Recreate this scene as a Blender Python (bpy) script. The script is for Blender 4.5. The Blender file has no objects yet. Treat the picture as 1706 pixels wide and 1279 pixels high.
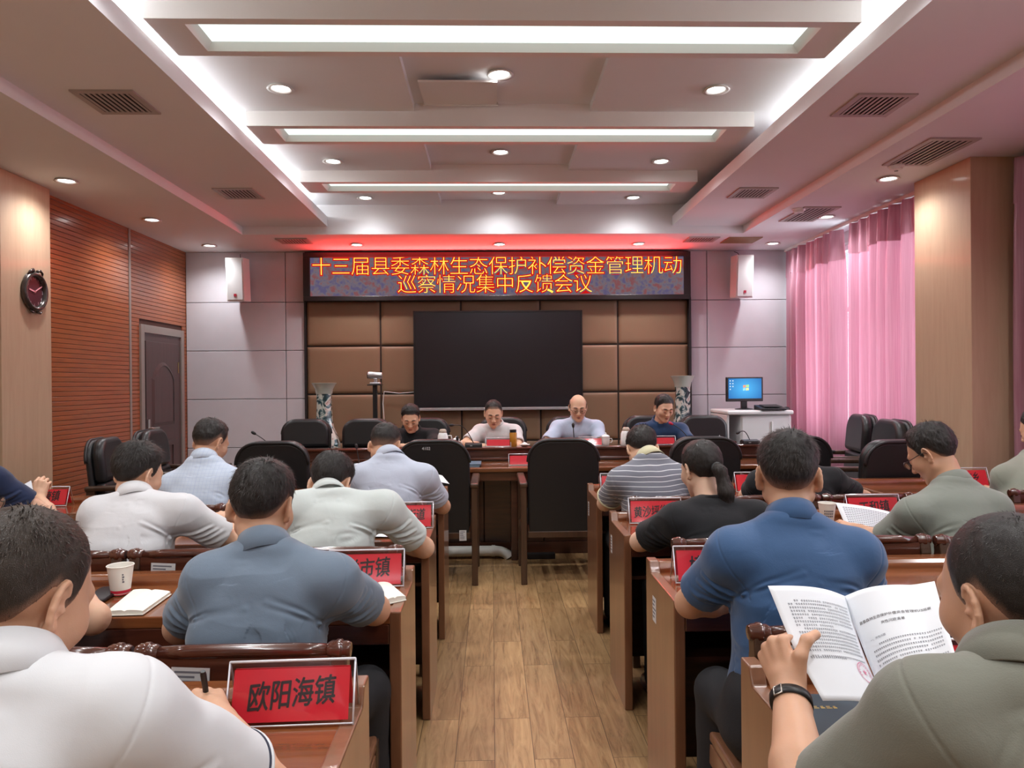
import bpy, bmesh, math, random, os
import numpy as np
from mathutils import Vector, Matrix, Euler
R_ = math.radians
PI = math.pi
SC = bpy.context.scene
COL = SC.collection
rng = random.Random(7)

# ---------------------------------------------------------------- camera
FPX = 1200.0
CAM_H = 1.45
cam_rot = (Matrix.Rotation(-0.0283, 3, 'Z') @ Matrix.Rotation(PI / 2 - 0.0029, 3, 'X') @ Matrix.Rotation(-0.0087, 3, 'Z'))
camd = bpy.data.cameras.new('camera')
camd.sensor_width = 36.0
camd.sensor_fit = 'HORIZONTAL'
camd.lens = FPX / 1706.0 * 36.0
camd.clip_start = 0.02
cam = bpy.data.objects.new('camera', camd)
COL.objects.link(cam)
cam.matrix_world = Matrix.Translation((0, 0, CAM_H)) @ cam_rot.to_4x4()
SC.camera = cam


def W(u, v, Y):
    """point of the room at depth Y that is seen at photograph position u, v"""
    d = cam_rot @ Vector(((u - 853.0) / FPX, (639.5 - v) / FPX, -1.0))
    return Vector((0, 0, CAM_H)) + d * (Y / d.y)


# ---------------------------------------------------------------- world, exposure
SC.view_settings.view_transform = 'Standard'
SC.view_settings.look = 'None'
SC.view_settings.gamma = 1.0
SC.view_settings.use_curve_mapping = False
SC.view_settings.exposure = 1.18
wd = bpy.data.worlds.new('daylight')
SC.world = wd
wd.use_nodes = True
wd.node_tree.nodes['Background'].inputs[0].default_value = (0.86, 0.92, 1.0, 1)
wd.node_tree.nodes['Background'].inputs[1].default_value = 1.6
CY = SC.cycles
CY.max_bounces = 8
CY.diffuse_bounces = 4
CY.glossy_bounces = 3
CY.transmission_bounces = 6
CY.transparent_max_bounces = 12
CY.caustics_reflective = False
CY.caustics_refractive = False
CY.sample_clamp_indirect = 6.0
CY.use_denoising = True

SPOT_W = 25.0       # each downlight
PANEL_E = 0.56       # frosted light panels
COVE_E = 14.0       # tubes in the cove
DAY_W = 45.0        # daylight arriving at each window


# ---------------------------------------------------------------- node helpers
def newmat(name):
    m = bpy.data.materials.new(name)
    m.use_nodes = True
    nt = m.node_tree
    b = nt.nodes['Principled BSDF']
    return m, nt, b


def N(nt, typ, **kw):
    n = nt.nodes.new(typ)
    for k, v in kw.items():
        if k.startswith('i_'):
            n.inputs[k[2:].replace('_', ' ')].default_value = v
        else:
            setattr(n, k, v)
    return n


def rgba(c):
    return (c[0], c[1], c[2], 1.0)


def simple(name, col, rough=0.5, metal=0.0, spec=0.5, coat=0.0, bump=0.0, bscale=200.0, emis=None, estr=0.0, var=0.0, vscale=3.0, sheen=0.0):
    m, nt, b = newmat(name)
    b.inputs['Base Color'].default_value = rgba(col)
    b.inputs['Roughness'].default_value = rough
    b.inputs['Metallic'].default_value = metal
    b.inputs['Specular IOR Level'].default_value = spec
    b.inputs['Coat Weight'].default_value = coat
    b.inputs['Coat Roughness'].default_value = 0.08
    b.inputs['Sheen Weight'].default_value = sheen
    tc = N(nt, 'ShaderNodeTexCoord')
    if var > 0:
        nz = N(nt, 'ShaderNodeTexNoise', i_Scale=vscale, i_Detail=4.0)
        nt.links.new(tc.outputs['Object'], nz.inputs['Vector'])
        mx = N(nt, 'ShaderNodeMixRGB', blend_type='MIX')
        mx.inputs[1].default_value = rgba([c * (1 - var) for c in col])
        mx.inputs[2].default_value = rgba([min(1, c * (1 + var)) for c in col])
        nt.links.new(nz.outputs['Fac'], mx.inputs[0])
        nt.links.new(mx.outputs[0], b.inputs['Base Color'])
    if bump > 0:
        nz = N(nt, 'ShaderNodeTexNoise', i_Scale=bscale, i_Detail=2.0)
        nt.links.new(tc.outputs['Object'], nz.inputs['Vector'])
        bp = N(nt, 'ShaderNodeBump', i_Strength=bump, i_Distance=0.002)
        nt.links.new(nz.outputs['Fac'], bp.inputs['Height'])
        nt.links.new(bp.outputs[0], b.inputs['Normal'])
    if emis is not None:
        b.inputs['Emission Color'].default_value = rgba(emis)
        b.inputs['Emission Strength'].default_value = estr
    return m


def wood(name, c1, c2, rough=0.3, coat=0.6, axis='X', scale=1.0, spec=0.5):
    m, nt, b = newmat(name)
    tc = N(nt, 'ShaderNodeTexCoord')
    mp = N(nt, 'ShaderNodeMapping')
    s = {'X': (1.2, 14, 14), 'Y': (14, 1.2, 14), 'Z': (14, 14, 1.2)}[axis]
    mp.inputs['Scale'].default_value = [k * scale for k in s]
    nt.links.new(tc.outputs['Object'], mp.inputs['Vector'])
    nz = N(nt, 'ShaderNodeTexNoise', i_Scale=2.2, i_Detail=6.0, i_Roughness=0.65, i_Distortion=0.6)
    nt.links.new(mp.outputs[0], nz.inputs['Vector'])
    cr = N(nt, 'ShaderNodeValToRGB')
    cr.color_ramp.elements[0].position = 0.3
    cr.color_ramp.elements[0].color = rgba(c1)
    cr.color_ramp.elements[1].position = 0.72
    cr.color_ramp.elements[1].color = rgba(c2)
    nt.links.new(nz.outputs['Fac'], cr.inputs[0])
    nt.links.new(cr.outputs[0], b.inputs['Base Color'])
    b.inputs['Roughness'].default_value = rough
    b.inputs['Coat Weight'].default_value = coat
    b.inputs['Coat Roughness'].default_value = 0.12
    b.inputs['Specular IOR Level'].default_value = spec
    return m


def emit(name, col, strength):
    m = bpy.data.materials.new(name)
    m.use_nodes = True
    nt = m.node_tree
    nt.nodes.clear()
    e = N(nt, 'ShaderNodeEmission')
    e.inputs[0].default_value = rgba(col)
    e.inputs[1].default_value = strength
    o = N(nt, 'ShaderNodeOutputMaterial')
    nt.links.new(e.outputs[0], o.inputs[0])
    return m


def clear(name, col=(1, 1, 1), refl=0.12, rough=0.05, edge=0.75):
    """thin clear plastic: see-through with a reflection"""
    m = bpy.data.materials.new(name)
    m.use_nodes = True
    nt = m.node_tree
    nt.nodes.clear()
    t = N(nt, 'ShaderNodeBsdfTransparent')
    t.inputs[0].default_value = rgba(col)
    g = N(nt, 'ShaderNodeBsdfGlossy')
    g.inputs['Roughness'].default_value = rough
    lw = N(nt, 'ShaderNodeLayerWeight', i_Blend=0.25)
    ma = N(nt, 'ShaderNodeMath', operation='MULTIPLY_ADD')
    ma.inputs[1].default_value = edge
    ma.inputs[2].default_value = refl
    nt.links.new(lw.outputs['Fresnel'], ma.inputs[0])
    mx = N(nt, 'ShaderNodeMixShader')
    nt.links.new(ma.outputs[0], mx.inputs[0])
    nt.links.new(t.outputs[0], mx.inputs[1])
    nt.links.new(g.outputs[0], mx.inputs[2])
    o = N(nt, 'ShaderNodeOutputMaterial')
    nt.links.new(mx.outputs[0], o.inputs[0])
    return m


# ---------------------------------------------------------------- object helpers
def thing(name, label, cat, loc=(0, 0, 0), rotz=0.0, group=None):
    o = bpy.data.objects.new(name, None)
    COL.objects.link(o)
    o.empty_display_size = 0.1
    o.location = loc
    o.rotation_euler = (0, 0, rotz)
    o['label'] = label
    o['category'] = cat
    if group:
        o['group'] = group
    return o


def tag(o, label, cat, group=None):
    o['label'] = label
    o['category'] = cat
    if group:
        o['group'] = group
    return o


def dup(root, loc, rotz=0.0, label=None, group=None):
    r = root.copy()
    COL.objects.link(r)
    r.location = loc
    r.rotation_euler = (0, 0, rotz)
    if label:
        r['label'] = label
    if group:
        r['group'] = group
    for ch in list(root.children):
        c = ch.copy()
        COL.objects.link(c)
        c.parent = r
        for g in ch.children:
            d = g.copy()
            COL.objects.link(d)
            d.parent = c
    return r


class MB:
    def __init__(self):
        self.v = []
        self.f = []
        self.mi = []

    def add(self, vs, fs, mi=0):
        n = len(self.v)
        self.v += [tuple(p) for p in vs]
        self.f += [tuple(n + i for i in q) for q in fs]
        self.mi += [mi] * len(fs)
        return self

    def box(self, x0, x1, y0, y1, z0, z1, mi=0, M=None):
        vs = [Vector(p) for p in ((x0, y0, z0), (x1, y0, z0), (x1, y1, z0), (x0, y1, z0), (x0, y0, z1), (x1, y0, z1), (x1, y1, z1), (x0, y1, z1))]
        if M is not None:
            vs = [M @ p for p in vs]
        return self.add(vs, [(3, 2, 1, 0), (4, 5, 6, 7), (0, 1, 5, 4), (1, 2, 6, 5), (2, 3, 7, 6), (3, 0, 4, 7)], mi)

    def prism(self, pts, axis, a0, a1, mi=0, M=None):
        """extrude a 2-D outline along an axis: 'x' pts=(y,z); 'y' pts=(x,z); 'z' pts=(x,y)"""
        def mk(p, a):
            return {'x': (a, p[0], p[1]), 'y': (p[0], a, p[1]), 'z': (p[0], p[1], a)}[axis]
        n = len(pts)
        vs = [Vector(mk(p, a0)) for p in pts] + [Vector(mk(p, a1)) for p in pts]
        if M is not None:
            vs = [M @ p for p in vs]
        fs = [tuple(range(n - 1, -1, -1)), tuple(range(n, 2 * n))]
        fs += [(i, (i + 1) % n, n + (i + 1) % n, n + i) for i in range(n)]
        return self.add(vs, fs, mi)

    def lathe(self, prof, n=32, c=(0, 0, 0), M=None, mi=0, sx=1.0, sy=1.0, cap=True):
        vs = []
        for r, z in prof:
            for i in range(n):
                a = 2 * PI * i / n
                p = Vector((r * math.cos(a) * sx, r * math.sin(a) * sy, z))
                vs.append((M @ p if M is not None else p) + Vector(c))
        fs = []
        for j in range(len(prof) - 1):
            for i in range(n):
                k = (i + 1) % n
                fs.append((j * n + i, j * n + k, (j + 1) * n + k, (j + 1) * n + i))
        if cap:
            fs.append(tuple(range(n - 1, -1, -1)))
            m = (len(prof) - 1) * n
            fs.append(tuple(range(m, m + n)))
        return self.add(vs, fs, mi)

    def tube(self, pts, r, n=10, mi=0, closed=False):
        pts = [Vector(p) for p in pts]
        m = len(pts)
        rs = r if isinstance(r, (list, tuple)) else [r] * m
        vs = []
        up = None
        for i, p in enumerate(pts):
            a = pts[(i - 1) % m] if (closed or i > 0) else p
            b = pts[(i + 1) % m] if (closed or i < m - 1) else p
            t = (b - a).normalized()
            if up is None:
                up = t.orthogonal().normalized()
            else:
                up = (up - t * up.dot(t))
                up = up.normalized() if up.length > 1e-6 else t.orthogonal().normalized()
            s = t.cross(up)
            for k in range(n):
                an = 2 * PI * k / n
                vs.append(p + (up * math.cos(an) + s * math.sin(an)) * rs[i])
        fs = []
        for j in range(m if closed else m - 1):
            for k in range(n):
                q = (k + 1) % n
                j2 = (j + 1) % m
                fs.append((j * n + k, j * n + q, j2 * n + q, j2 * n + k))
        if not closed:
            fs.append(tuple(range(n - 1, -1, -1)))
            fs.append(tuple(range((m - 1) * n, m * n)))
        return self.add(vs, fs, mi)

    def grid(self, P, mi=0):
        n, m = len(P), len(P[0])
        vs = [p for row in P for p in row]
        fs = [(i * m + j, i * m + j + 1, (i + 1) * m + j + 1, (i + 1) * m + j) for i in range(n - 1) for j in range(m - 1)]
        return self.add(vs, fs, mi)

    def build(self, name, mat, parent=None, smooth=False, bevel=0.0, seg=2, loc=None, solid=0.0, subsurf=0):
        me = bpy.data.meshes.new(name)
        me.from_pydata(self.v, [], self.f)
        for m in (mat if isinstance(mat, (list, tuple)) else [mat]):
            me.materials.append(m)
        if any(self.mi):
            me.polygons.foreach_set('material_index', self.mi)
        bm = bmesh.new()
        bm.from_mesh(me)
        bmesh.ops.recalc_face_normals(bm, faces=bm.faces)
        bm.to_mesh(me)
        bm.free()
        if smooth:
            me.polygons.foreach_set('use_smooth', [True] * len(me.polygons))
            if smooth != 'all':
                me.set_sharp_from_angle(angle=R_(40))
        me.update()
        o = bpy.data.objects.new(name, me)
        COL.objects.link(o)
        if parent is not None:
            o.parent = parent
        if loc is not None:
            o.location = loc
        if solid:
            s = o.modifiers.new('thick', 'SOLIDIFY')
            s.thickness = solid
            s.offset = 0
        if bevel:
            b = o.modifiers.new('bevel', 'BEVEL')
            b.width = bevel
            b.segments = seg
            b.limit_method = 'ANGLE'
            b.angle_limit = R_(35)
        if subsurf:
            s = o.modifiers.new('sub', 'SUBSURF')
            s.levels = s.render_levels = subsurf
        return o


def struct(o):
    o['kind'] = 'structure'
    return o


def text_data(body, size=1.0, extrude=0.0, offset=0.0, shear=0.0, spacing=1.0, align='CENTER'):
    c = bpy.data.curves.new('lettering', 'FONT')
    c.body = body
    c.size = size
    c.extrude = extrude
    c.offset = offset
    c.shear = shear
    c.space_character = spacing
    c.align_x = align
    c.align_y = 'CENTER'
    c.resolution_u = 3
    o = bpy.data.objects.new('lettering', c)
    COL.objects.link(o)
    dg = bpy.context.evaluated_depsgraph_get()
    me = bpy.data.meshes.new_from_object(o.evaluated_get(dg))
    bpy.data.objects.remove(o)
    bpy.data.curves.remove(c)
    return me


def text_obj(name, body, mat, parent, M, size, bold=0.0, **kw):
    me = text_data(body, size, **kw)
    if bold:
        bm = bmesh.new()
        for k, (dx, dy) in enumerate(((0, 0), (bold, 0), (-bold, 0), (0, bold * .7), (0, -bold * .7))):
            m2 = me.copy()
            m2.transform(Matrix.Translation((dx, dy, .00002 * k)))
            bm.from_mesh(m2)
        bm.to_mesh(me)
        bm.free()
    me.transform(M)
    me.materials.clear()
    me.materials.append(mat)
    o = bpy.data.objects.new(name, me)
    COL.objects.link(o)
    o.parent = parent
    return o
# ---------------------------------------------------------------- materials
M_ceil = simple('painted_ceiling', (0.79, 0.795, 0.82), 0.75, var=0.02)
M_boxw = simple('white_lacquer', (0.78, 0.77, 0.76), 0.5)
M_panelgrey = simple('grey_fabric_panel', (0.58, 0.565, 0.61), 0.85, bump=0.35, bscale=420, var=0.05, vscale=6)
M_seam = simple('panel_seam', (0.10, 0.09, 0.10), 0.8)
M_brown = simple('brown_padded_leather', (0.245, 0.150, 0.088), 0.5, bump=0.25, bscale=160, var=0.08, vscale=4)
M_browngap = simple('dark_gap', (0.030, 0.018, 0.012), 0.7)
M_tan = wood('tan_column_veneer', (0.47, 0.325, 0.215), (0.54, 0.385, 0.260), 0.55, 0.15, 'Z', 0.6)
M_slat = wood('red_slat_wood', (0.26, 0.070, 0.022), (0.38, 0.108, 0.034), 0.28, 0.35, 'Y', 1.0)
M_slatback = simple('slat_groove', (0.055, 0.014, 0.007), 0.7)
M_metaltrim = simple('brushed_metal_trim', (0.36, 0.32, 0.29), 0.4, metal=0.5)
M_doorwood = wood('dark_door_wood', (0.062, 0.036, 0.036), (0.085, 0.050, 0.048), 0.42, 0.2, 'Z', 1.0)
M_wallpaint = simple('wall_paint', (0.60, 0.56, 0.54), 0.8)
M_steel = simple('steel', (0.62, 0.60, 0.57), 0.3, metal=1.0)
M_brass = simple('brass_hinge', (0.55, 0.42, 0.2), 0.35, metal=1.0)
M_black = simple('black_plastic', (0.012, 0.012, 0.013), 0.4)
M_blackm = simple('matte_black', (0.014, 0.013, 0.014), 0.6)
M_tvglass = simple('dark_screen_glass', (0.012, 0.012, 0.016), 0.22, spec=0.5)
M_silver = simple('silver_trim', (0.55, 0.55, 0.57), 0.35, metal=0.8)
M_white = simple('white_plastic', (0.78, 0.77, 0.76), 0.45)
M_whitecab = simple('white_enamel', (0.66, 0.655, 0.65), 0.35)
M_grille = simple('speaker_grille', (0.70, 0.71, 0.72), 0.6, bump=0.4, bscale=500)
M_red = simple('red_badge', (0.45, 0.03, 0.06), 0.4)
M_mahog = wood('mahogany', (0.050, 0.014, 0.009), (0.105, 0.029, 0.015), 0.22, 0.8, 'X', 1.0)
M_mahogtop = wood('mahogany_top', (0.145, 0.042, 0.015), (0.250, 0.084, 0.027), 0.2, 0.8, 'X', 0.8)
M_mahogsheen = wood('mahogany_sheen', (0.175, 0.073, 0.037), (0.250, 0.112, 0.057), 0.3, 0.7, 'Z', 0.7)  # same wood, tanner: the floor's reflection is put into its colour
M_darkwood = wood('dark_wood', (0.040, 0.013, 0.008), (0.085, 0.028, 0.015), 0.3, 0.6, 'X', 1.0)
M_darkleg = wood('dark_leg_wood', (0.042, 0.020, 0.012), (0.075, 0.037, 0.020), 0.35, 0.5, 'Z', 1.0)
M_leather = simple('black_leather', (0.013, 0.0125, 0.014), 0.36, spec=0.5, bump=0.25, bscale=260)
M_leathershell = simple('black_leather_back', (0.011, 0.011, 0.012), 0.45, bump=0.2, bscale=320)
M_acryl = clear('clear_acrylic', (0.99, 0.99, 0.995), 0.02, 0.05, 0.3)
M_acedge = simple('acrylic_edge', (0.75, 0.74, 0.80), 0.15, spec=0.8)
M_redcard = simple('red_card', (0.80, 0.010, 0.030), 0.55)
M_ink = simple('black_ink', (0.025, 0.012, 0.014), 0.6)
M_paper = simple('white_paper', (0.80, 0.82, 0.86), 0.7, var=0.015, vscale=9)
M_paperw = simple('cream_paper', (0.80, 0.79, 0.71), 0.7)
M_print = simple('grey_print', (0.16, 0.16, 0.19), 0.8)
M_stamp = simple('red_stamp_ink', (0.75, 0.25, 0.38), 0.8)
M_papercup = simple('paper_cup', (0.80, 0.77, 0.71), 0.55)
M_porcelain = simple('white_porcelain', (0.80, 0.80, 0.79), 0.15, coat=0.5)
M_tea = simple('amber_tea', (0.45, 0.19, 0.02), 0.1, coat=0.6)
M_sticker = simple('label_sticker', (0.62, 0.62, 0.63), 0.5)
M_pipe = simple('white_pvc', (0.74, 0.74, 0.70), 0.4)
M_booklet = simple('blue_booklet', (0.16, 0.24, 0.32), 0.4)
M_bluegrey = simple('blue_grey_cover', (0.060, 0.080, 0.100), 0.35)
M_gold = simple('gold_print', (0.75, 0.50, 0.15), 0.4)
M_glass = clear('window_glass', (0.95, 0.98, 1.0), 0.05)
M_vent = simple('vent_slat', (0.42, 0.38, 0.36), 0.5)
M_ventdark = simple('vent_duct', (0.022, 0.020, 0.020), 0.8)
M_lens = emit('downlight_lens', (1.0, 0.99, 0.96), 8.0)
M_panel = emit('frosted_light_panel', (0.86, 1.0, 0.92), PANEL_E)
M_cove = emit('cove_tube', (1.0, 0.99, 0.96), COVE_E)
M_dais = simple('dais_carpet', (0.12, 0.07, 0.05), 0.8)


def make_floor_mat():
    m, nt, b = newmat('oak_plank_floor')
    tc = N(nt, 'ShaderNodeTexCoord')
    mp = N(nt, 'ShaderNodeMapping')
    mp.inputs['Rotation'].default_value = (0, 0, R_(90))
    nt.links.new(tc.outputs['Object'], mp.inputs['Vector'])
    br = N(nt, 'ShaderNodeTexBrick')
    br.offset = 0.37
    br.offset_frequency = 2
    br.inputs['Color1'].default_value = (0.0, 0.0, 0.0, 1)
    br.inputs['Color2'].default_value = (1, 1, 1, 1)
    br.inputs['Mortar'].default_value = (0.5, 0.5, 0.5, 1)
    br.inputs['Scale'].default_value = 1.0
    br.inputs['Brick Width'].default_value = 0.92
    br.inputs['Row Height'].default_value = 0.152
    br.inputs['Mortar Size'].default_value = 0.0016
    br.inputs['Mortar Smooth'].default_value = 0.2
    br.inputs['Bias'].default_value = 0.0
    nt.links.new(mp.outputs[0], br.inputs['Vector'])
    mp2 = N(nt, 'ShaderNodeMapping')
    mp2.inputs['Scale'].default_value = (16, 1.5, 1)
    nt.links.new(tc.outputs['Object'], mp2.inputs['Vector'])
    # shift the grain per plank
    ad = N(nt, 'ShaderNodeVectorMath', operation='ADD')
    sc = N(nt, 'ShaderNodeVectorMath', operation='SCALE')
    sc.inputs['Scale'].default_value = 9.0
    nt.links.new(br.outputs['Color'], sc.inputs[0])
    nt.links.new(mp2.outputs[0], ad.inputs[0])
    nt.links.new(sc.outputs[0], ad.inputs[1])
    nz = N(nt, 'ShaderNodeTexNoise', i_Scale=2.0, i_Detail=8.0, i_Roughness=0.7, i_Distortion=1.2)
    nt.links.new(ad.outputs[0], nz.inputs['Vector'])
    cr = N(nt, 'ShaderNodeValToRGB')
    e = cr.color_ramp.elements
    e[0].position = 0.30
    e[0].color = (0.165, 0.088, 0.036, 1)
    e[1].position = 0.66
    e[1].color = (0.455, 0.290, 0.140, 1)
    k = e.new(0.47)
    k.color = (0.345, 0.205, 0.092, 1)
    nt.links.new(nz.outputs['Fac'], cr.inputs[0])
    hs = N(nt, 'ShaderNodeMixRGB', blend_type='MULTIPLY')
    hs.inputs[0].default_value = 1.0
    cr2 = N(nt, 'ShaderNodeValToRGB')
    cr2.color_ramp.elements[0].color = (0.80, 0.78, 0.76, 1)
    cr2.color_ramp.elements[1].color = (1.1, 1.08, 1.05, 1)
    nt.links.new(br.outputs['Color'], cr2.inputs[0])
    nt.links.new(cr.outputs[0], hs.inputs[1])
    nt.links.new(cr2.outputs[0], hs.inputs[2])
    dk = N(nt, 'ShaderNodeMixRGB', blend_type='MIX')
    dk.inputs[2].default_value = (0.10, 0.055, 0.025, 1)
    nt.links.new(br.outputs['Fac'], dk.inputs[0])
    nt.links.new(hs.outputs[0], dk.inputs[1])
    nt.links.new(dk.outputs[0], b.inputs['Base Color'])
    b.inputs['Roughness'].default_value = 0.38
    b.inputs['Specular IOR Level'].default_value = 0.45
    bp = N(nt, 'ShaderNodeBump', i_Strength=0.12, i_Distance=0.002)
    nt.links.new(nz.outputs['Fac'], bp.inputs['Height'])
    nt.links.new(bp.outputs[0], b.inputs['Normal'])
    return m


M_floor = make_floor_mat()


def make_curtain_mat():
    m, nt, b = newmat('pink_satin_curtain')
    tc = N(nt, 'ShaderNodeTexCoord')
    mp = N(nt, 'ShaderNodeMapping')
    mp.inputs['Scale'].default_value = (60, 60, 1.0)
    nt.links.new(tc.outputs['Object'], mp.inputs['Vector'])
    nz = N(nt, 'ShaderNodeTexNoise', i_Scale=2.0, i_Detail=3.0)
    nt.links.new(mp.outputs[0], nz.inputs['Vector'])
    cr = N(nt, 'ShaderNodeValToRGB')
    cr.color_ramp.elements[0].position = 0.3
    cr.color_ramp.elements[0].color = (0.50, 0.23, 0.31, 1)
    cr.color_ramp.elements[1].position = 0.7
    cr.color_ramp.elements[1].color = (0.62, 0.36, 0.44, 1)
    nt.links.new(nz.outputs['Fac'], cr.inputs[0])
    nt.links.new(cr.outputs[0], b.inputs['Base Color'])
    b.inputs['Roughness'].default_value = 0.30
    b.inputs['Sheen Weight'].default_value = 0.3
    b.inputs['Metallic'].default_value = 0.35
    tr = N(nt, 'ShaderNodeBsdfTranslucent')
    tr.inputs[0].default_value = (0.78, 0.30, 0.40, 1)
    mx = N(nt, 'ShaderNodeMixShader')
    mx.inputs[0].default_value = 0.25
    nt.links.new(b.outputs[0], mx.inputs[1])
    nt.links.new(tr.outputs[0], mx.inputs[2])
    nt.links.new(mx.outputs[0], nt.nodes['Material Output'].inputs[0])
    return m


M_curtain = make_curtain_mat()


def make_led_mat():
    m = bpy.data.materials.new('led_matrix')
    m.use_nodes = True
    nt = m.node_tree
    nt.nodes.clear()
    tc = N(nt, 'ShaderNodeTexCoord')
    nz = N(nt, 'ShaderNodeTexNoise', i_Scale=16.0, i_Detail=5.0)
    nt.links.new(tc.outputs['Object'], nz.inputs['Vector'])
    cr = N(nt, 'ShaderNodeValToRGB')
    e = cr.color_ramp.elements
    e[0].position = 0.36
    e[0].color = (0.085, 0.070, 0.135, 1)
    e[1].position = 0.64
    e[1].color = (0.17, 0.060, 0.065, 1)
    k = e.new(0.5)
    k.color = (0.13, 0.105, 0.125, 1)
    nt.links.new(nz.outputs['Fac'], cr.inputs[0])
    em = N(nt, 'ShaderNodeEmission')
    em.inputs[1].default_value = 0.55
    nt.links.new(cr.outputs[0], em.inputs[0])
    o = N(nt, 'ShaderNodeOutputMaterial')
    nt.links.new(em.outputs[0], o.inputs[0])
    return m


M_led = make_led_mat()
M_ledtext = emit('led_amber', (1.0, 0.50, 0.06), 0.9)
M_ledred = emit('led_red_halo', (0.75, 0.012, 0.012), 0.35)


def make_vase_mat():
    m, nt, b = newmat('painted_porcelain')
    tc = N(nt, 'ShaderNodeTexCoord')
    nz = N(nt, 'ShaderNodeTexNoise', i_Scale=9.0, i_Detail=5.0, i_Distortion=1.5)
    nt.links.new(tc.outputs['Object'], nz.inputs['Vector'])
    cr = N(nt, 'ShaderNodeValToRGB')
    e = cr.color_ramp.elements
    e[0].position = 0.0
    e[0].color = (0.02, 0.06, 0.07, 1)
    e[1].position = 1.0
    e[1].color = (0.62, 0.66, 0.60, 1)
    for p, c in ((0.42, (0.02, 0.06, 0.07)), (0.45, (0.10, 0.20, 0.22)), (0.50, (0.60, 0.66, 0.60)), (0.63, (0.60, 0.64, 0.58)), (0.66, (0.40, 0.14, 0.10)), (0.69, (0.60, 0.64, 0.60))):
        k = e.new(p)
        k.color = rgba(c)
    nt.links.new(nz.outputs['Fac'], cr.inputs[0])
    nt.links.new(cr.outputs[0], b.inputs['Base Color'])
    b.inputs['Roughness'].default_value = 0.15
    b.inputs['Coat Weight'].default_value = 0.6
    return m


M_vase = make_vase_mat()
M_vaseplain = simple('celadon_glaze', (0.50, 0.56, 0.50), 0.18, coat=0.5)


def make_desktop_mat():
    m = bpy.data.materials.new('blue_desktop_screen')
    m.use_nodes = True
    nt = m.node_tree
    nt.nodes.clear()
    tc = N(nt, 'ShaderNodeTexCoord')
    sp = N(nt, 'ShaderNodeTexGradient', gradient_type='SPHERICAL')
    mp = N(nt, 'ShaderNodeMapping')
    mp.inputs['Scale'].default_value = (3.2, 3.2, 4.2)
    nt.links.new(tc.outputs['Object'], mp.inputs['Vector'])
    nt.links.new(mp.outputs[0], sp.inputs['Vector'])
    cr = N(nt, 'ShaderNodeValToRGB')
    cr.color_ramp.elements[0].color = (0.015, 0.05, 0.30, 1)
    cr.color_ramp.elements[1].color = (0.10, 0.50, 0.95, 1)
    nt.links.new(sp.outputs['Fac'], cr.inputs[0])
    em = N(nt, 'ShaderNodeEmission')
    em.inputs[1].default_value = 0.5
    nt.links.new(cr.outputs[0], em.inputs[0])
    o = N(nt, 'ShaderNodeOutputMaterial')
    nt.links.new(em.outputs[0], o.inputs[0])
    return m


M_desktop = make_desktop_mat()
# ---------------------------------------------------------------- room shell
XL, XR, YB, YF = -3.50, 3.66, 8.40, -2.6
ZA, ZB, ZC, ZT = 2.97, 3.05, 3.27, 3.55
BL, BR = -1.66, 1.88       # inner edges of the dropped band
AL, AR, AY = -2.52, 2.62, 7.40

struct(MB().box(XL - .2, XR + .2, YF - .2, YB + .2, -.12, 0).build('floor', M_floor))

cl = MB()
cl.box(XL - .2, AL, YF - .2, YB + .2, ZA, ZT)
cl.box(AR, XR + .2, YF - .2, YB + .2, ZA, ZT)
cl.box(AL, AR, AY, YB + .2, ZA, ZT)
cl.box(AL, BL, YF - .2, AY, ZB, ZB + .10)
cl.box(BR, AR, YF - .2, AY, ZB, ZB + .10)
cl.box(AL, -.50, YF - .2, AY, ZC, ZT)
cl.box(.68, AR, YF - .2, AY, ZC, ZT)
cl.box(-.50, .68, YF - .2, AY, ZC + .05, ZT)
ceil = struct(cl.build('ceiling', M_ceil))

# light boxes hanging under the coffer
def light_box(yn, yf, label, tmpl=[None]):
    loc = (0.09, (yn + yf) / 2, 3.17)
    d = (yf - yn) / 2
    t = thing('ceiling_light', label, 'ceiling light', loc, 0, 'light boxes across the ceiling coffer')
    w = 1.71
    f = MB()
    ix, iy = w - .17, d - .055
    # frame: outer skirt, bottom rim, sloped inner reveal
    H = .152
    o4 = [(-w, -d), (w, -d), (w, d), (-w, d)]
    i4 = [(-ix, -iy), (ix, -iy), (ix, iy), (-ix, iy)]
    j4 = [(-ix + .03, -iy + .012), (ix - .03, -iy + .012), (ix - .03, iy - .012), (-ix + .03, iy - .012)]
    vs = [(x, y, H) for x, y in o4] + [(x, y, 0) for x, y in o4] + [(x, y, 0) for x, y in i4] + [(x, y, .05) for x, y in j4]
    fs = [(0, 1, 2, 3)]
    for k in range(4):
        k2 = (k + 1) % 4
        fs += [(k, k2, 4 + k2, 4 + k), (4 + k, 4 + k2, 8 + k2, 8 + k), (8 + k, 8 + k2, 12 + k2, 12 + k)]
    f.add(vs, fs)
    f.build('frame', M_boxw, t)
    MB().box(-ix, ix, -iy, iy, .045, .055).build('diffuser', M_panel, t)
    return t
light_box(3.43, 3.82, 'long white light box nearest the camera across the ceiling, largest of the three')
light_box(4.85, 5.22, 'long white light box in the middle of the ceiling coffer, second from the display wall')
light_box(6.20, 6.55, 'long white light box closest to the red scrolling display, its right end dimmer')
light_box(2.00, 2.39, 'long white light box above the front rows of desks')
light_box(0.55, 0.94, 'long white light box above the back of the seating')
light_box(-0.90, -0.51, 'long white light box at the rear end of the room')

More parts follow.
